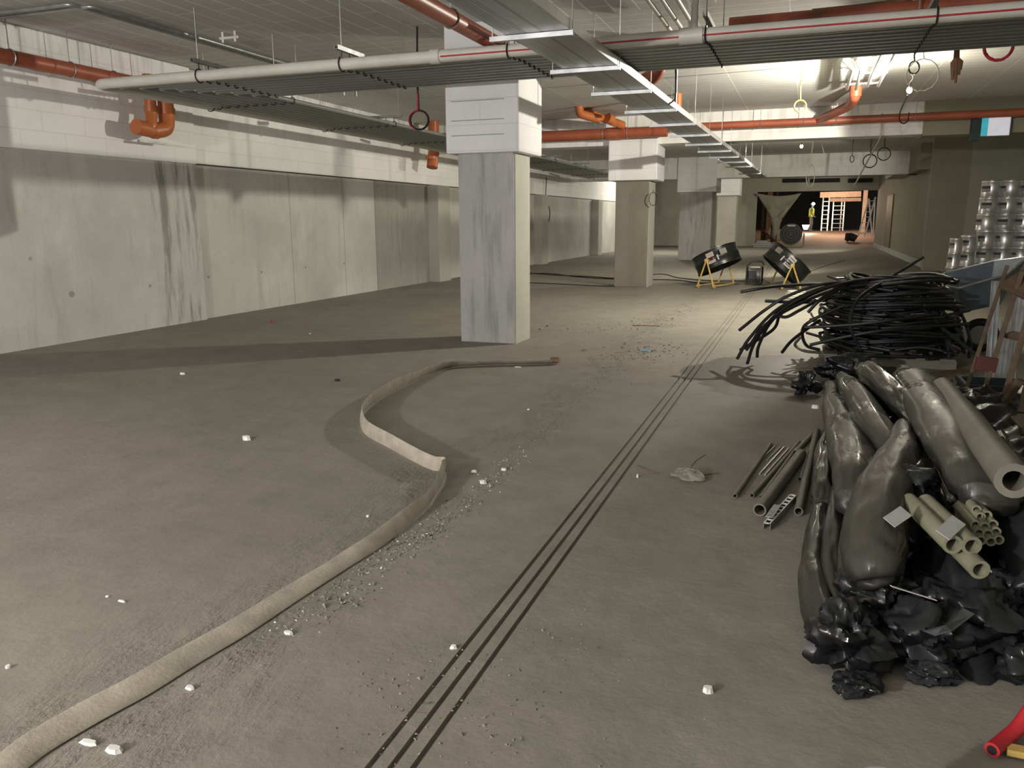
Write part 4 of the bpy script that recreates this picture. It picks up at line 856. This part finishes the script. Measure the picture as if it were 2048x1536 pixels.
# ------------------------------------------------------------------ right side: timber frame, barrow, tub, profiles, crates
t = thing('timber_trestle', at(1960, 790, z=0), 'brown timber trestle leaning at the right edge behind the pile', 'timber frame')
def stick(nm, a, b, w_, h_, mat='wood'): return MB().beam(at(a[0], a[1], y=a[2]), at(b[0], b[1], y=b[2]), w_, h_, (1, 0, .2)).build(nm, mat, t, bevel=.004)
stick('post', (1930, 786, 6.45), (2014, 532, 6.9), .035, .028); stick('post', (1962, 800, 6.3), (2044, 545, 6.7), .038, .032)
stick('post', (1996, 838, 5.9), (2066, 600, 6.3), .045, .038); stick('post', (2030, 870, 5.6), (2090, 640, 6.0), .06, .045)
stick('top_board', (2022, 556, 6.75), (2120, 600, 6.5), .03, .24); stick('middle_board', (2016, 668, 6.6), (2100, 690, 6.3), .03, .08)
o = MB().box(-.065, .065, -.03, .03, -.05, .05, Matrix.Translation(at(1972, 728, y=6.4)) @ Matrix.Rotation(.1, 4, 'Y')).build('joint_block', 'wood2', t, bevel=.004); lab(o, 'red-brown block joining the posts')
stick('brace', (1985, 838, 5.9), (2040, 760, 5.8), .05, .04)
# barrow
BY = 10.4
t = thing('wheelbarrow', (at(1930, 640, y=BY).x, BY, 0), 'blue-grey steel wheelbarrow beyond the black hose heap', 'wheelbarrow')
rim = [at(1848, 562, y=10.2), at(1916, 577, y=9.9), at(2012, 549, y=10.1), at(2055, 514, y=10.9), at(1990, 522, y=11.3), at(1890, 546, y=11.0)]
bot = [at(1888, 617, y=10.3), at(1922, 626, y=10.15), at(1985, 612, y=10.3), at(2000, 610, y=10.7), at(1975, 605, y=10.85), at(1905, 610, y=10.7)]
inn = [r+(Vector((sum(p.x for p in rim)/6, sum(p.y for p in rim)/6, r.z))-r)*.05 for r in rim]
inb = [r+Vector((0, 0, .02)) for r in bot]; m = MB(); v = rim+bot+inn+inb
f = [[i, (i+1) % 6, 6+(i+1) % 6, 6+i] for i in range(6)]+[[11, 10, 9, 8, 7, 6]]+[[12+(i+1) % 6, 12+i, 18+i, 18+(i+1) % 6] for i in range(6)]+[[18, 19, 20, 21, 22, 23]]+[[(i+1) % 6, i, 12+i, 12+(i+1) % 6] for i in range(6)]
tr_ = m.add(v, f).build('tray', 'blue', t)
MB().tube(rim+[rim[0]], .012, 6).build('rim', 'galv', tr_, smooth=True)
wc = at(1965, 632, y=10.35); wc.z = .19
whl = MB().torus(wc, (.35, 1, 0), .15, .045, 24, 10).build('wheel', 'rub', t, smooth=True); MB().disc(wc, (.35, 1, 0), .12, .03, 16).build('wheel_hub', 'galv', whl)
for dx in (0, .5): MB().tube([bot[0]+Vector((dx, 0, 0)), (bot[0].x+dx*.9-.02, bot[0].y+.1, .01)], .014, 6).build('leg', 'rub', t)
for k in (0, 5): MB().tube([bot[k], rim[k], rim[k]+Vector((-.03, .08, .02))], .014, 6).build('handle', 'rub', t, smooth=True)
p = at(1905, 672, y=9.9)
t = thing('white_tub', (p.x, p.y+.2, 0), 'cream-white tub on the floor under the wheelbarrow', 'tub')
m = MB(); x0_, x1_ = at(1872, 670, y=9.95).x, at(1938, 670, y=9.95).x
m.add([(x0_+.03, 10.0, 0), (x1_-.03, 10.0, 0), (x1_-.03, 10.4, 0), (x0_+.03, 10.4, 0), (x0_, 9.95, .30), (x1_, 9.95, .30), (x1_, 10.45, .30), (x0_, 10.45, .30), (x0_+.03, 9.98, .29), (x1_-.03, 9.98, .29), (x1_-.03, 10.42, .29), (x0_+.03, 10.42, .29), (x0_+.05, 10.02, .03), (x1_-.05, 10.02, .03), (x1_-.05, 10.38, .03), (x0_+.05, 10.38, .03)],
      [[3, 2, 1, 0], [0, 1, 5, 4], [1, 2, 6, 5], [2, 3, 7, 6], [3, 0, 4, 7], [4, 5, 9, 8], [5, 6, 10, 9], [6, 7, 11, 10], [7, 4, 8, 11], [9, 13, 12, 8], [10, 14, 13, 9], [11, 15, 14, 10], [8, 12, 15, 11], [12, 13, 14, 15]]).build('tub_body', 'pvcw', t)
MB().box(at(1888, 0, y=9.95).x, at(1900, 0, y=9.95).x, 9.93, 9.97, .08, .2).build('handle_cutout', 'pipeg', t)
for k, (a, b, l) in enumerate((((1985, 712, 8.0), (1992, 562, 8.3), 'left'), ((2000, 760, 7.6), (2012, 640, 7.9), 'middle'), ((2026, 700, 7.8), (2046, 560, 8.1), 'right'))):
    p, q = at(a[0], a[1], y=a[2]), at(b[0], b[1], y=b[2]); p.z = 0 if l != 'middle' else .0; t = thing('metal_profile', (p.x, p.y, p.z), 'pale ribbed metal profile standing behind the timber frame, %s of three' % l, 'profile')
    m = MB(); m.beam(p, q, .075, .004, (0, -1, 0))
    for s in (-1, 0, 1): m.beam(p+Vector((s*.033, -.01, 0)), q+Vector((s*.033, -.01, 0)), .006, .02, (0, -1, 0))
    m.build('channel', 'galv', t)
p = at(1960, 838, z=0); t = thing('crate', (p.x, p.y, 0), 'dark teal crate on the floor behind the pile, below the timber frame', 'crate')
X0, X1, Y0, Y1, H_ = p.x-.1, p.x+.34, p.y+.1, p.y+.5, .24
m = MB(); m.box(X0, X1, Y0, Y0+.02, 0, H_).box(X0, X1, Y1-.02, Y1, 0, H_).box(X0, X0+.02, Y0+.02, Y1-.02, 0, H_).box(X1-.02, X1, Y0+.02, Y1-.02, 0, H_).box(X0+.02, X1-.02, Y0+.02, Y1-.02, 0, .02)
cb = m.build('crate_body', 'teal', t); m = MB(); m.box(X0-.015, X1+.015, Y0-.015, Y0+.0, H_-.03, H_+.004).box(X0-.015, X0, Y0, Y1, H_-.03, H_+.004).box(X1, X1+.015, Y0, Y1, H_-.03, H_+.004); m.build('crate_rim', 'rub', cb)
p = at(2046, 900, z=.2); tag(MB().box(p.x-.02, p.x+.4, p.y, p.y+.4, 0, .33).build('cardboard_box', 'wood', bevel=.01), 'brown box at the right edge behind the thick grey pipe', 'box')
tag(MB().beam(at(1800, 752, z=.08), at(1935, 741, z=.05), .05, .03).build('dark_batten', 'wood'), 'dark batten on the floor below the hose heap, pointing right', 'batten')
tag(MB().beam(at(1850, 770, z=.05), at(1900, 742+20, z=.03), .05, .03).build('dark_batten', 'rub'), 'short dark batten in front of the longer one', 'batten')
# red hose, yellow stick, tin at the lower right corner
a = [at(1984, 1500, z=.03), at(2010, 1478, z=.03), at(2040, 1450, z=.05), at(2080, 1390, z=.12)]
P = smoothpath(a, 6); t = thing('red_hose', P[0]-Vector((0, 0, .03)), 'thick red hose coming in at the lower right corner', 'hose')
MB().tube(P, .021, 14, True).build('hose_wall', 'red', t, smooth=True); d = (P[0]-P[1]).normalized(); MB().disc(P[0]+d*.001, d, .013, .003, 14).build('bore', 'hole', t)
tag(MB().beam(at(2012, 1498, z=.02), at(2085, 1512, z=.02), .035, .02).build('yellow_batten', 'yel'), 'yellow wooden batten end beside the red hose', 'batten')
c = at(1768, 1572, z=.16); t = thing('tin_bucket', (c.x, c.y, 0), 'metal tin at the bottom edge of the photo, only its rim in view', 'tin')
m = MB().tube([(c.x, c.y, 0), (c.x, c.y, .01), (c.x, c.y, .15), (c.x, c.y, .16), (c.x, c.y, .155), (c.x, c.y, .13)], [.068, .07, .07, .072, .066, .065], 30); m.build('tin_body', 'tin', t, smooth=True)
MB().torus((c.x, c.y, .158), (0, 0, 1), .071, .004, 30, 6).build('rim', 'bright', t, smooth=True)

# ------------------------------------------------------------------ stacked tins by the right wall
def tin_proto():
    t = thing('paint_tin', (0, 0, 0), '', 'tin', 'big shiny tins stacked by the right wall')
    r, h = .235, .40; prof = [(r-.006, 0), (r, .004), (r, .012), (r-.003, .016), (r-.003, h-.05), (r, h-.045), (r, h-.012), (r-.008, h-.004)]
    MB().tube([(0, 0, z) for _, z in prof], [q for q, _ in prof], 28).build('tin_body', 'tin', t, smooth=True)
    MB().tube([(0, 0, h-.012), (0, 0, h), (0, 0, h)], [r-.02, r-.015, r-.06], 28).build('tin_lid', 'tin', t, smooth=True)
    m = MB(); v = []
    for z in (.12, .27):
        for k in range(9): a = -PI*.97+k*PI*.36/8; v.append(((r+.001)*math.cos(a), (r+.001)*math.sin(a), z))
    m.add(v, [[k, k+1, 10+k, 9+k] for k in range(8)]).build('paper_label', 'tinl', t)
    m = MB(); v = []
    for z in (.20, .26):
        for k in range(7): a = -PI*.93+k*PI*.30/6; v.append(((r+.004)*math.cos(a), (r+.004)*math.sin(a), z))
    m.add(v, [[k, k+1, 8+k, 7+k] for k in range(6)]).build('label_band', 'ink', t)
    return t
TP = tin_proto()
def copy_tin(loc, label, s=(1, 1, 1), rz=0, group='big shiny tins stacked by the right wall', first=[True]):
    r = TP if first[0] else TP.copy()
    if not first[0]:
        C.objects.link(r)
        for ch in TP.children:
            c = ch.copy(); C.objects.link(c); c.parent = r
    first[0] = False
    r.location = loc; r.scale = s; r.rotation_euler = (0, 0, rz); r['label'] = label
    if group: r['group'] = group
    elif 'group' in r: del r['group']
    return r
tins = []
base_y = 23.2
rown = ['bottom', 'second', 'third', 'fourth', 'fifth', 'top']
for k, px in enumerate((1969, 2006, 2043)):
    x = at(px, 500, y=base_y).x
    for j in range(6):
        tins.append(((x+(.02*((j*7+k*3) % 3-1)), base_y+(.015*((j+k) % 3)), .402*j), 'big shiny tin, %s of the %s stack by the right wall' % (rown[j], ('left', 'middle', 'right')[k]), (1, 1, 1), (k*5+j*2) % 3*.35-.3))
x = at(1935, 500, y=23.0).x; 
for j, l in enumerate(('bottom', 'middle', 'top')): tins.append(((x+.0, 22.9, .402*j*.9), 'smaller tin with a white label left of the big stacks, '+l+' one', (.8, .8, .9), .2))
x = at(1905, 500, y=22.5).x
for j, l in enumerate(('bottom', 'middle', 'top')): tins.append(((x+.02*j, 22.3+.02*j, .402*.85*j), 'narrow tin at the far left of the tins, '+l+' one', (.62, .62, .85), 0))
for l, lb, s, rz in tins: copy_tin(l, lb, s, rz, None)
p = at(1875, 548, z=0); tag(crumple('x', 1872, 546, .03, .35, .12, .05, 21, 'pipeg', 'rag', 'rag'), 'flat dusty rag on the floor left of the tins', 'rag')
TP['category'] = 'tin'

# ------------------------------------------------------------------ beyond the opening
m = MB(); t = thing('tarpaulin', at(1555, 425, y=48.2), 'dusty beige tarpaulin draped at the left of the far opening', 'tarpaulin')
def tz(px, py, y=48.2): return at(px, py, y=y)
NU, NV = 22, 14; top = [(1512, 386), (1600, 383)]
for j in range(NV+1):
    v_ = j/NV
    for i in range(NU+1):
        u = i/NU; xa = 1512+(1545-1512)*min(1, v_*1.15); xb = 1603+(1563-1603)*min(1, v_*1.1); px = xa+(xb-xa)*u
        py = 386+v_*58+6*math.sin(u*PI)*(1-v_); q = tz(px, py); q.y += .12*math.sin(u*9+v_*5)*(.3+v_)+.1*math.sin(v_*14)*v_; m.v.append(tuple(q))
m.f = [[j*(NU+1)+i, j*(NU+1)+i+1, (j+1)*(NU+1)+i+1, (j+1)*(NU+1)+i] for j in range(NV) for i in range(NU)]
o = m.build('cloth', 'tarp', t, smooth='all'); sm = o.modifiers.new('s', 'SOLIDIFY'); sm.thickness = .02
P = [tz(1551, 436), tz(1552, 450), tz(1550, 478)]; MB().tube(P, [.35, .22, .12], 12).build('hanging_tail', 'tarp', t, smooth=True)
def bm(name, a, b, w_, h_, mat, label, cat): return tag(MB().beam(a, b, w_, h_, (0, 1, 0)).build(name, mat), label, cat)
for k, (px, l) in enumerate(((1524, 'leftmost'), (1536, 'second'), (1549, 'third'))):
    bm('timber_stud', (at(px, 460, y=50.5).x, 50.5+k*.3, ramp_z(50.5)), (at(px, 460, y=50.5).x, 50.5+k*.3, 3.1), .28 if k == 1 else .12, .1, 'wood3' if k == 1 else 'wood', '%s timber stud behind the left of the far opening' % l, 'stud')
bm('timber_post', (at(1727, 440, y=57).x, 57, ramp_z(57)), (at(1727, 440, y=57).x, 57, 3.3), .25, .25, 'wood3', 'thick pale timber post behind the A-frame ladder', 'post')
bm('timber_lintel', (at(1640, 392, y=57).x, 57, at(1640, 390, y=57).z), (at(1722, 390, y=57).x, 57, at(1722, 388, y=57).z), .35, .2, 'wood3', 'pink-lit timber lintel at the top of the far opening', 'lintel')
bm('timber_lintel', (at(1660, 400, y=58).x, 58, at(1660, 400, y=58).z), (at(1722, 399, y=58).x, 58, at(1722, 399, y=58).z), .22, .2, 'wood3', 'second timber lintel just below the pink-lit one', 'lintel')
def ladder(label, px0, px1, y, ztop, zb, tilt=0, mat='galv', n=8, name='ladder'):
    a, b = at(px0, 450, y=y).x, at(px1, 450, y=y).x; t = thing(name, ((a+b)/2, y, zb), label, 'ladder')
    for x in (a, b): MB().beam((x, y, zb), (x, y+tilt, ztop), .07, .05, (0, 1, 0)).build('rail', mat, t)
    for k in range(n):
        u = (k+.7)/n; MB().tube([(a, y+tilt*u, zb+(ztop-zb)*u), (b, y+tilt*u, zb+(ztop-zb)*u)], .025, 6).build('rung', mat, t)
    return t
ladder('aluminium ladder upright behind the person in the far opening', 1643, 1655, 58, 3.0, ramp_z(58), .2, 'bright')
ladder('darker ladder right of the upright one in the far opening', 1664, 1686, 58.2, 3.0, ramp_z(58.2), .2, 'galv')
bm('scaffold_pole', (at(1681, 440, y=58.5).x, 58.5, .72), (at(1681, 440, y=58.5).x, 58.5, 3.2), .06, .06, 'galv', 'thin pole beside the darker far ladder', 'pole')
# A-frame ladder
y = 51.5; z0 = ramp_z(y)
t = thing('step_ladder', at(1735, 475, y=y), 'white A-frame ladder at the right of the far opening', 'ladder')
def P3(px, py, yy=y): return at(px, py, y=yy)
MB().beam(P3(1716, 473), P3(1738, 397), .08, .05).build('rail', 'chip', t); MB().beam(P3(1729, 473), P3(1751, 394), .08, .05).build('rail', 'chip', t)
MB().beam(P3(1744, 472, 52.3), P3(1738, 397, 52), .07, .05).build('rear_rail', 'chip', t); MB().beam(P3(1746, 470, 52.3), P3(1750, 400, 52), .07, .05).build('rear_rail', 'chip', t)
for k in range(7):
    u = (k+.6)/7.2; MB().beam(P3(1716+22*u, 473-76*u), P3(1729+22*u, 473-79*u), .05, .03).build('tread', 'chip', t)
tag(crumple('x', 1716, 466, .3, .3, .3, .25, 31, 'rub', 'black_bag', 'bag'), 'black lump at the foot of the white A-frame ladder', 'bag')
bpy.data.objects['black_bag'].location = (at(1716, 466, y=51.2).x-.35, 51.2, ramp_z(51.2))
# rubble sacks
for k, (px, l, mt_) in enumerate(((1536, 'brownish', 'wood'), (1548, 'pinkish', 'wood3'), (1563, 'brightest', 'chip'))):
    o = crumple('%s sack heaped left of the black floor fan at the far opening' % l, px, 470, .35, .35, .3, .32, 40+k, mt_, 'rubble_sack', 'sack', .35, 14)
    yy = 51.0+.5*k; q = at(px, 462, y=yy); o.location = (q.x, yy, ramp_z(yy))
t = thing('board_stack', at(1520, 487, y=47.3), 'low stack of grey boards at the foot of the beige partition', 'boards')
for k in range(4): q = at(1508, 480, y=47.3); MB().box(q.x+.05*k, q.x+1.3-.2*k, 47.1, 47.8, .09*k, .09*k+.07).build('board', 'galv', t)
# person
yy = 57.8; z0 = ramp_z(57.8); X = at(1622, 440, y=yy).x
t = thing('person', (X, yy, z0), 'person in a yellow vest and helmet with a shining headlamp, standing in the far opening', 'person')
vs_ = [(0, 0, 1.0), (0, 0, 1.2), (0, 0, 1.45), (.02, 0, 1.56), (.05, 0, 1.68), (.05, 0, 1.78), (-.03, -.1, .92), (-.02, -.1, .5), (-.10, -.1, .08), (.04, -.1, .04), (.03, .1, .92), (.08, .1, .5), (.03, .1, .08), (.18, .1, .04),
       (0, -.2, 1.42), (.0, -.25, 1.15), (.16, -.24, .98), (.24, -.23, .92), (0, .2, 1.42), (.05, .25, 1.15), (.2, .24, .96), (.28, .23, .9)]
es = [(0, 1), (1, 2), (2, 3), (3, 4), (4, 5), (0, 6), (6, 7), (7, 8), (8, 9), (0, 10), (10, 11), (11, 12), (12, 13), (2, 14), (14, 15), (15, 16), (16, 17), (2, 18), (18, 19), (19, 20), (20, 21)]
rs_ = [.15, .14, .16, .06, .10, .09, .10, .075, .05, .045, .10, .075, .05, .045, .07, .055, .04, .035, .07, .055, .04, .035]
me = bpy.data.meshes.new('body'); me.from_pydata(vs_, es, []); o = bpy.data.objects.new('body', me); C.objects.link(o); o.parent = t
o.modifiers.new('skin', 'SKIN'); 
for i, r in enumerate(rs_): me.skin_vertices[0].data[i].radius = (r, r)
me.skin_vertices[0].data[0].use_root = True
o.modifiers.new('sub', 'SUBSURF').levels = 1; me.materials.append(MT['trou'])
b0 = Vector((X, yy, z0))
MB().tube([b0+Vector((0, 0, .95)), b0+Vector((0, 0, 1.2)), b0+Vector((0, 0, 1.42)), b0+Vector((0, 0, 1.52))], [.18, .18, .19, .10], 14).build('vest', 'vest', t, smooth=True)
MB().tube([b0+Vector((.05, 0, 1.74)), b0+Vector((.05, 0, 1.80)), b0+Vector((.05, 0, 1.87))], [.15, .135, .05], 14).build('helmet', 'helm', t, smooth=True)
MB().disc(b0+Vector((.08, -.14, 1.78)), (0.3, -1, 0), .09, .06, 12).build('headlamp', 'lampf', t)
q = at(1611, 459, y=56); tag(MB().tube([q, q+Vector((0, 0, .28))], [.1, .22], 12).build('floor_lamp_head', 'lampw'), 'small glowing floor lamp left of the person', 'lamp')

# ------------------------------------------------------------------ litter on the floor
def chip(px, py, sx, sy, h, label, mat='chip', name='debris_chip', rot=0, cat='debris'):
    c = at(px, py, z=0); rr = random.Random(px*31+py); n = 7; v = []
    for z in (0.001, h):
        for k in range(n):
            a = 2*PI*k/n+rot; r = rr.uniform(.7, 1.1)*(1 if z < .002 else .8); x, y = math.cos(2*PI*k/n)*sx*r, math.sin(2*PI*k/n)*sy*r
            v.append((c.x+x*math.cos(rot)-y*math.sin(rot), c.y+x*math.sin(rot)+y*math.cos(rot), z))
    f = [[k, (k+1) % n, n+(k+1) % n, n+k] for k in range(n)]+[list(range(n))[::-1], list(range(n, 2*n))]
    return tag(MB().add(v, f).build(name, mat), label, cat)
for a in ((365, 749, .035, .02, .02, 'small white chip on the floor between the column shadow and the hose'), (493, 880, .04, .025, .03, 'white foam lump alone on the left floor'),
          (1036, 735, .045, .012, .01, 'white strip lying by the end of the flat hose'), (948, 945, .018, .014, .015, 'white crumb just right of the sharp hose bend'),
          (966, 967, .026, .018, .02, 'white angular chip on the dirt trail near the hose bend'), (1008, 941, .02, .012, .015, 'white crumb farthest along the dirt trail'),
          (907, 1297, .014, .012, .012, 'white pebble left of the floor slots near the bottom'), (1416, 1385, .02, .016, .02, 'pale chip on the bare floor right of the slots'),
          (229, 1503, .03, .018, .015, 'pale chip at the lower left beside the hose'), (178, 1488, .035, .014, .01, 'pale sliver touching the hose at lower left'), (1057, 820, .014, .01, .01, 'tiny white crumb right of the hose curve'),
          (736, 1034, .012, .01, .01, 'tiny white crumb below the hose loop'), (244, 1204, .022, .006, .008, 'thin white sliver on the left floor'), (16, 1336, .01, .01, .01, 'tiny white speck at the far left bottom'),
          (380, 1378, .02, .012, .01, 'pale flake right of the hose at lower left'), (577, 1268, .025, .012, .01, 'bright flake right of the hose, lower middle'), (1275, 955, .008, .01, .02, 'thin pale splinter right of the slots'),
          (1630, 817, .03, .02, .03, 'reddish pale fitting beside the far left bundle'), (215, 1194, .008, .008, .006, 'tiny white speck above the thin sliver'), (620, 668, .02, .012, .01, 'small pale flake in the column shadow')):
    chip(*a[:5], a[5])
chip(675, 762, .03, .022, .02, 'small black lump on the floor left of the hose', 'rub')
chip(544, 645, .022, .018, .03, 'small red scrap on the left floor, left one', 'red'); chip(613, 646, .016, .014, .02, 'small red scrap on the left floor, right one', 'red')
chip(1291, 703, .07, .03, .015, 'blue plastic scrap beyond the hose end', 'bluep', 'plastic_scrap')
chip(1168, 701, .03, .02, .02, 'dark crumb right of the hose end', 'grit'); chip(600, 703, .10, .02, .012, 'flat grey sliver in the column shadow', 'pipeg')
chip(1100, 1480, .05, .04, .012, 'dull flake at the bottom between hose and slots', 'pipeg') if False else None
o = crumple('milky plastic film scrap with wires on the floor right of the slots', 1378, 949, .015, .09, .07, .03, 51, 'clear', 'film_scrap', 'plastic film', .6, 14)
fcable('thin wire springing from the film scrap, upper one', [(1378, 940), (1386, 926), (1400, 915), (1411, 909)], .003, 'brown')
fcable('thin wire at the film scrap, pointing right', [(1398, 952), (1420, 948), (1438, 946)], .003, 'brown')
fcable('short wire beside the floor slots', [(1276, 930), (1300, 942), (1318, 946)], .003, 'brown')
fcable('thin stick on the bright floor before the fans', [(1264, 651), (1290, 651), (1320, 652)], .006, 'brown')
def grit(label, strips, n, seed, mat='grit', smax=.010):
    rr = random.Random(seed); m = MB()
    for _ in range(n):
        S = strips[rr.randrange(len(strips))]; k = rr.randrange(len(S)-1); u = rr.random(); w_ = S[k][2]*(1-u)+S[k+1][2]*u
        c = at(S[k][0]*(1-u)+S[k+1][0]*u, S[k][1]*(1-u)+S[k+1][1]*u, z=0)+Vector((rr.gauss(0, w_), rr.gauss(0, w_), 0)); s = rr.uniform(.002, smax)**1.0*(1 if rr.random() < .9 else 1.6)
        q = [c+Vector((rr.uniform(-s, s)*1.4, rr.uniform(-s, s)*1.4, .0005)) for _ in range(3)]+[c+Vector((0, 0, s*.9))]
        m.add(q, [[0, 2, 1], [0, 1, 3], [1, 2, 3], [2, 0, 3]])
    return tag(m.build('dirt_trail', mat), label, 'dirt', None, 'stuff')
grit('trail of dirt crumbs along the floor from the hose bend towards the far fans', [[(640, 1220, .07), (780, 1110, .08), (860, 1060, .06), (960, 990, .05), (1050, 900, .05), (1150, 800, .10), (1300, 650, .22), (1400, 600, .3)]], 1500, 1)
grit('crumbs scattered over the floor between hose and slots near the camera', [[(300, 1450, .10), (560, 1270, .12), (700, 1190, .08)], [(760, 1440, .12), (860, 1300, .12)], [(950, 1500, .16), (1150, 1280, .2)]], 520, 2, 'grit', .006)
grit('crumbs over the bright floor before the brown-shaded column', [[(1150, 660, .3), (1350, 640, .3)], [(1250, 720, .25), (1330, 690, .25)]], 420, 3, 'grit', .016)
grit('white crumbs in the dirt trail', [[(560, 1270, .06), (790, 1110, .06), (960, 985, .05), (1060, 895, .05)]], 160, 4, 'chip', .007)
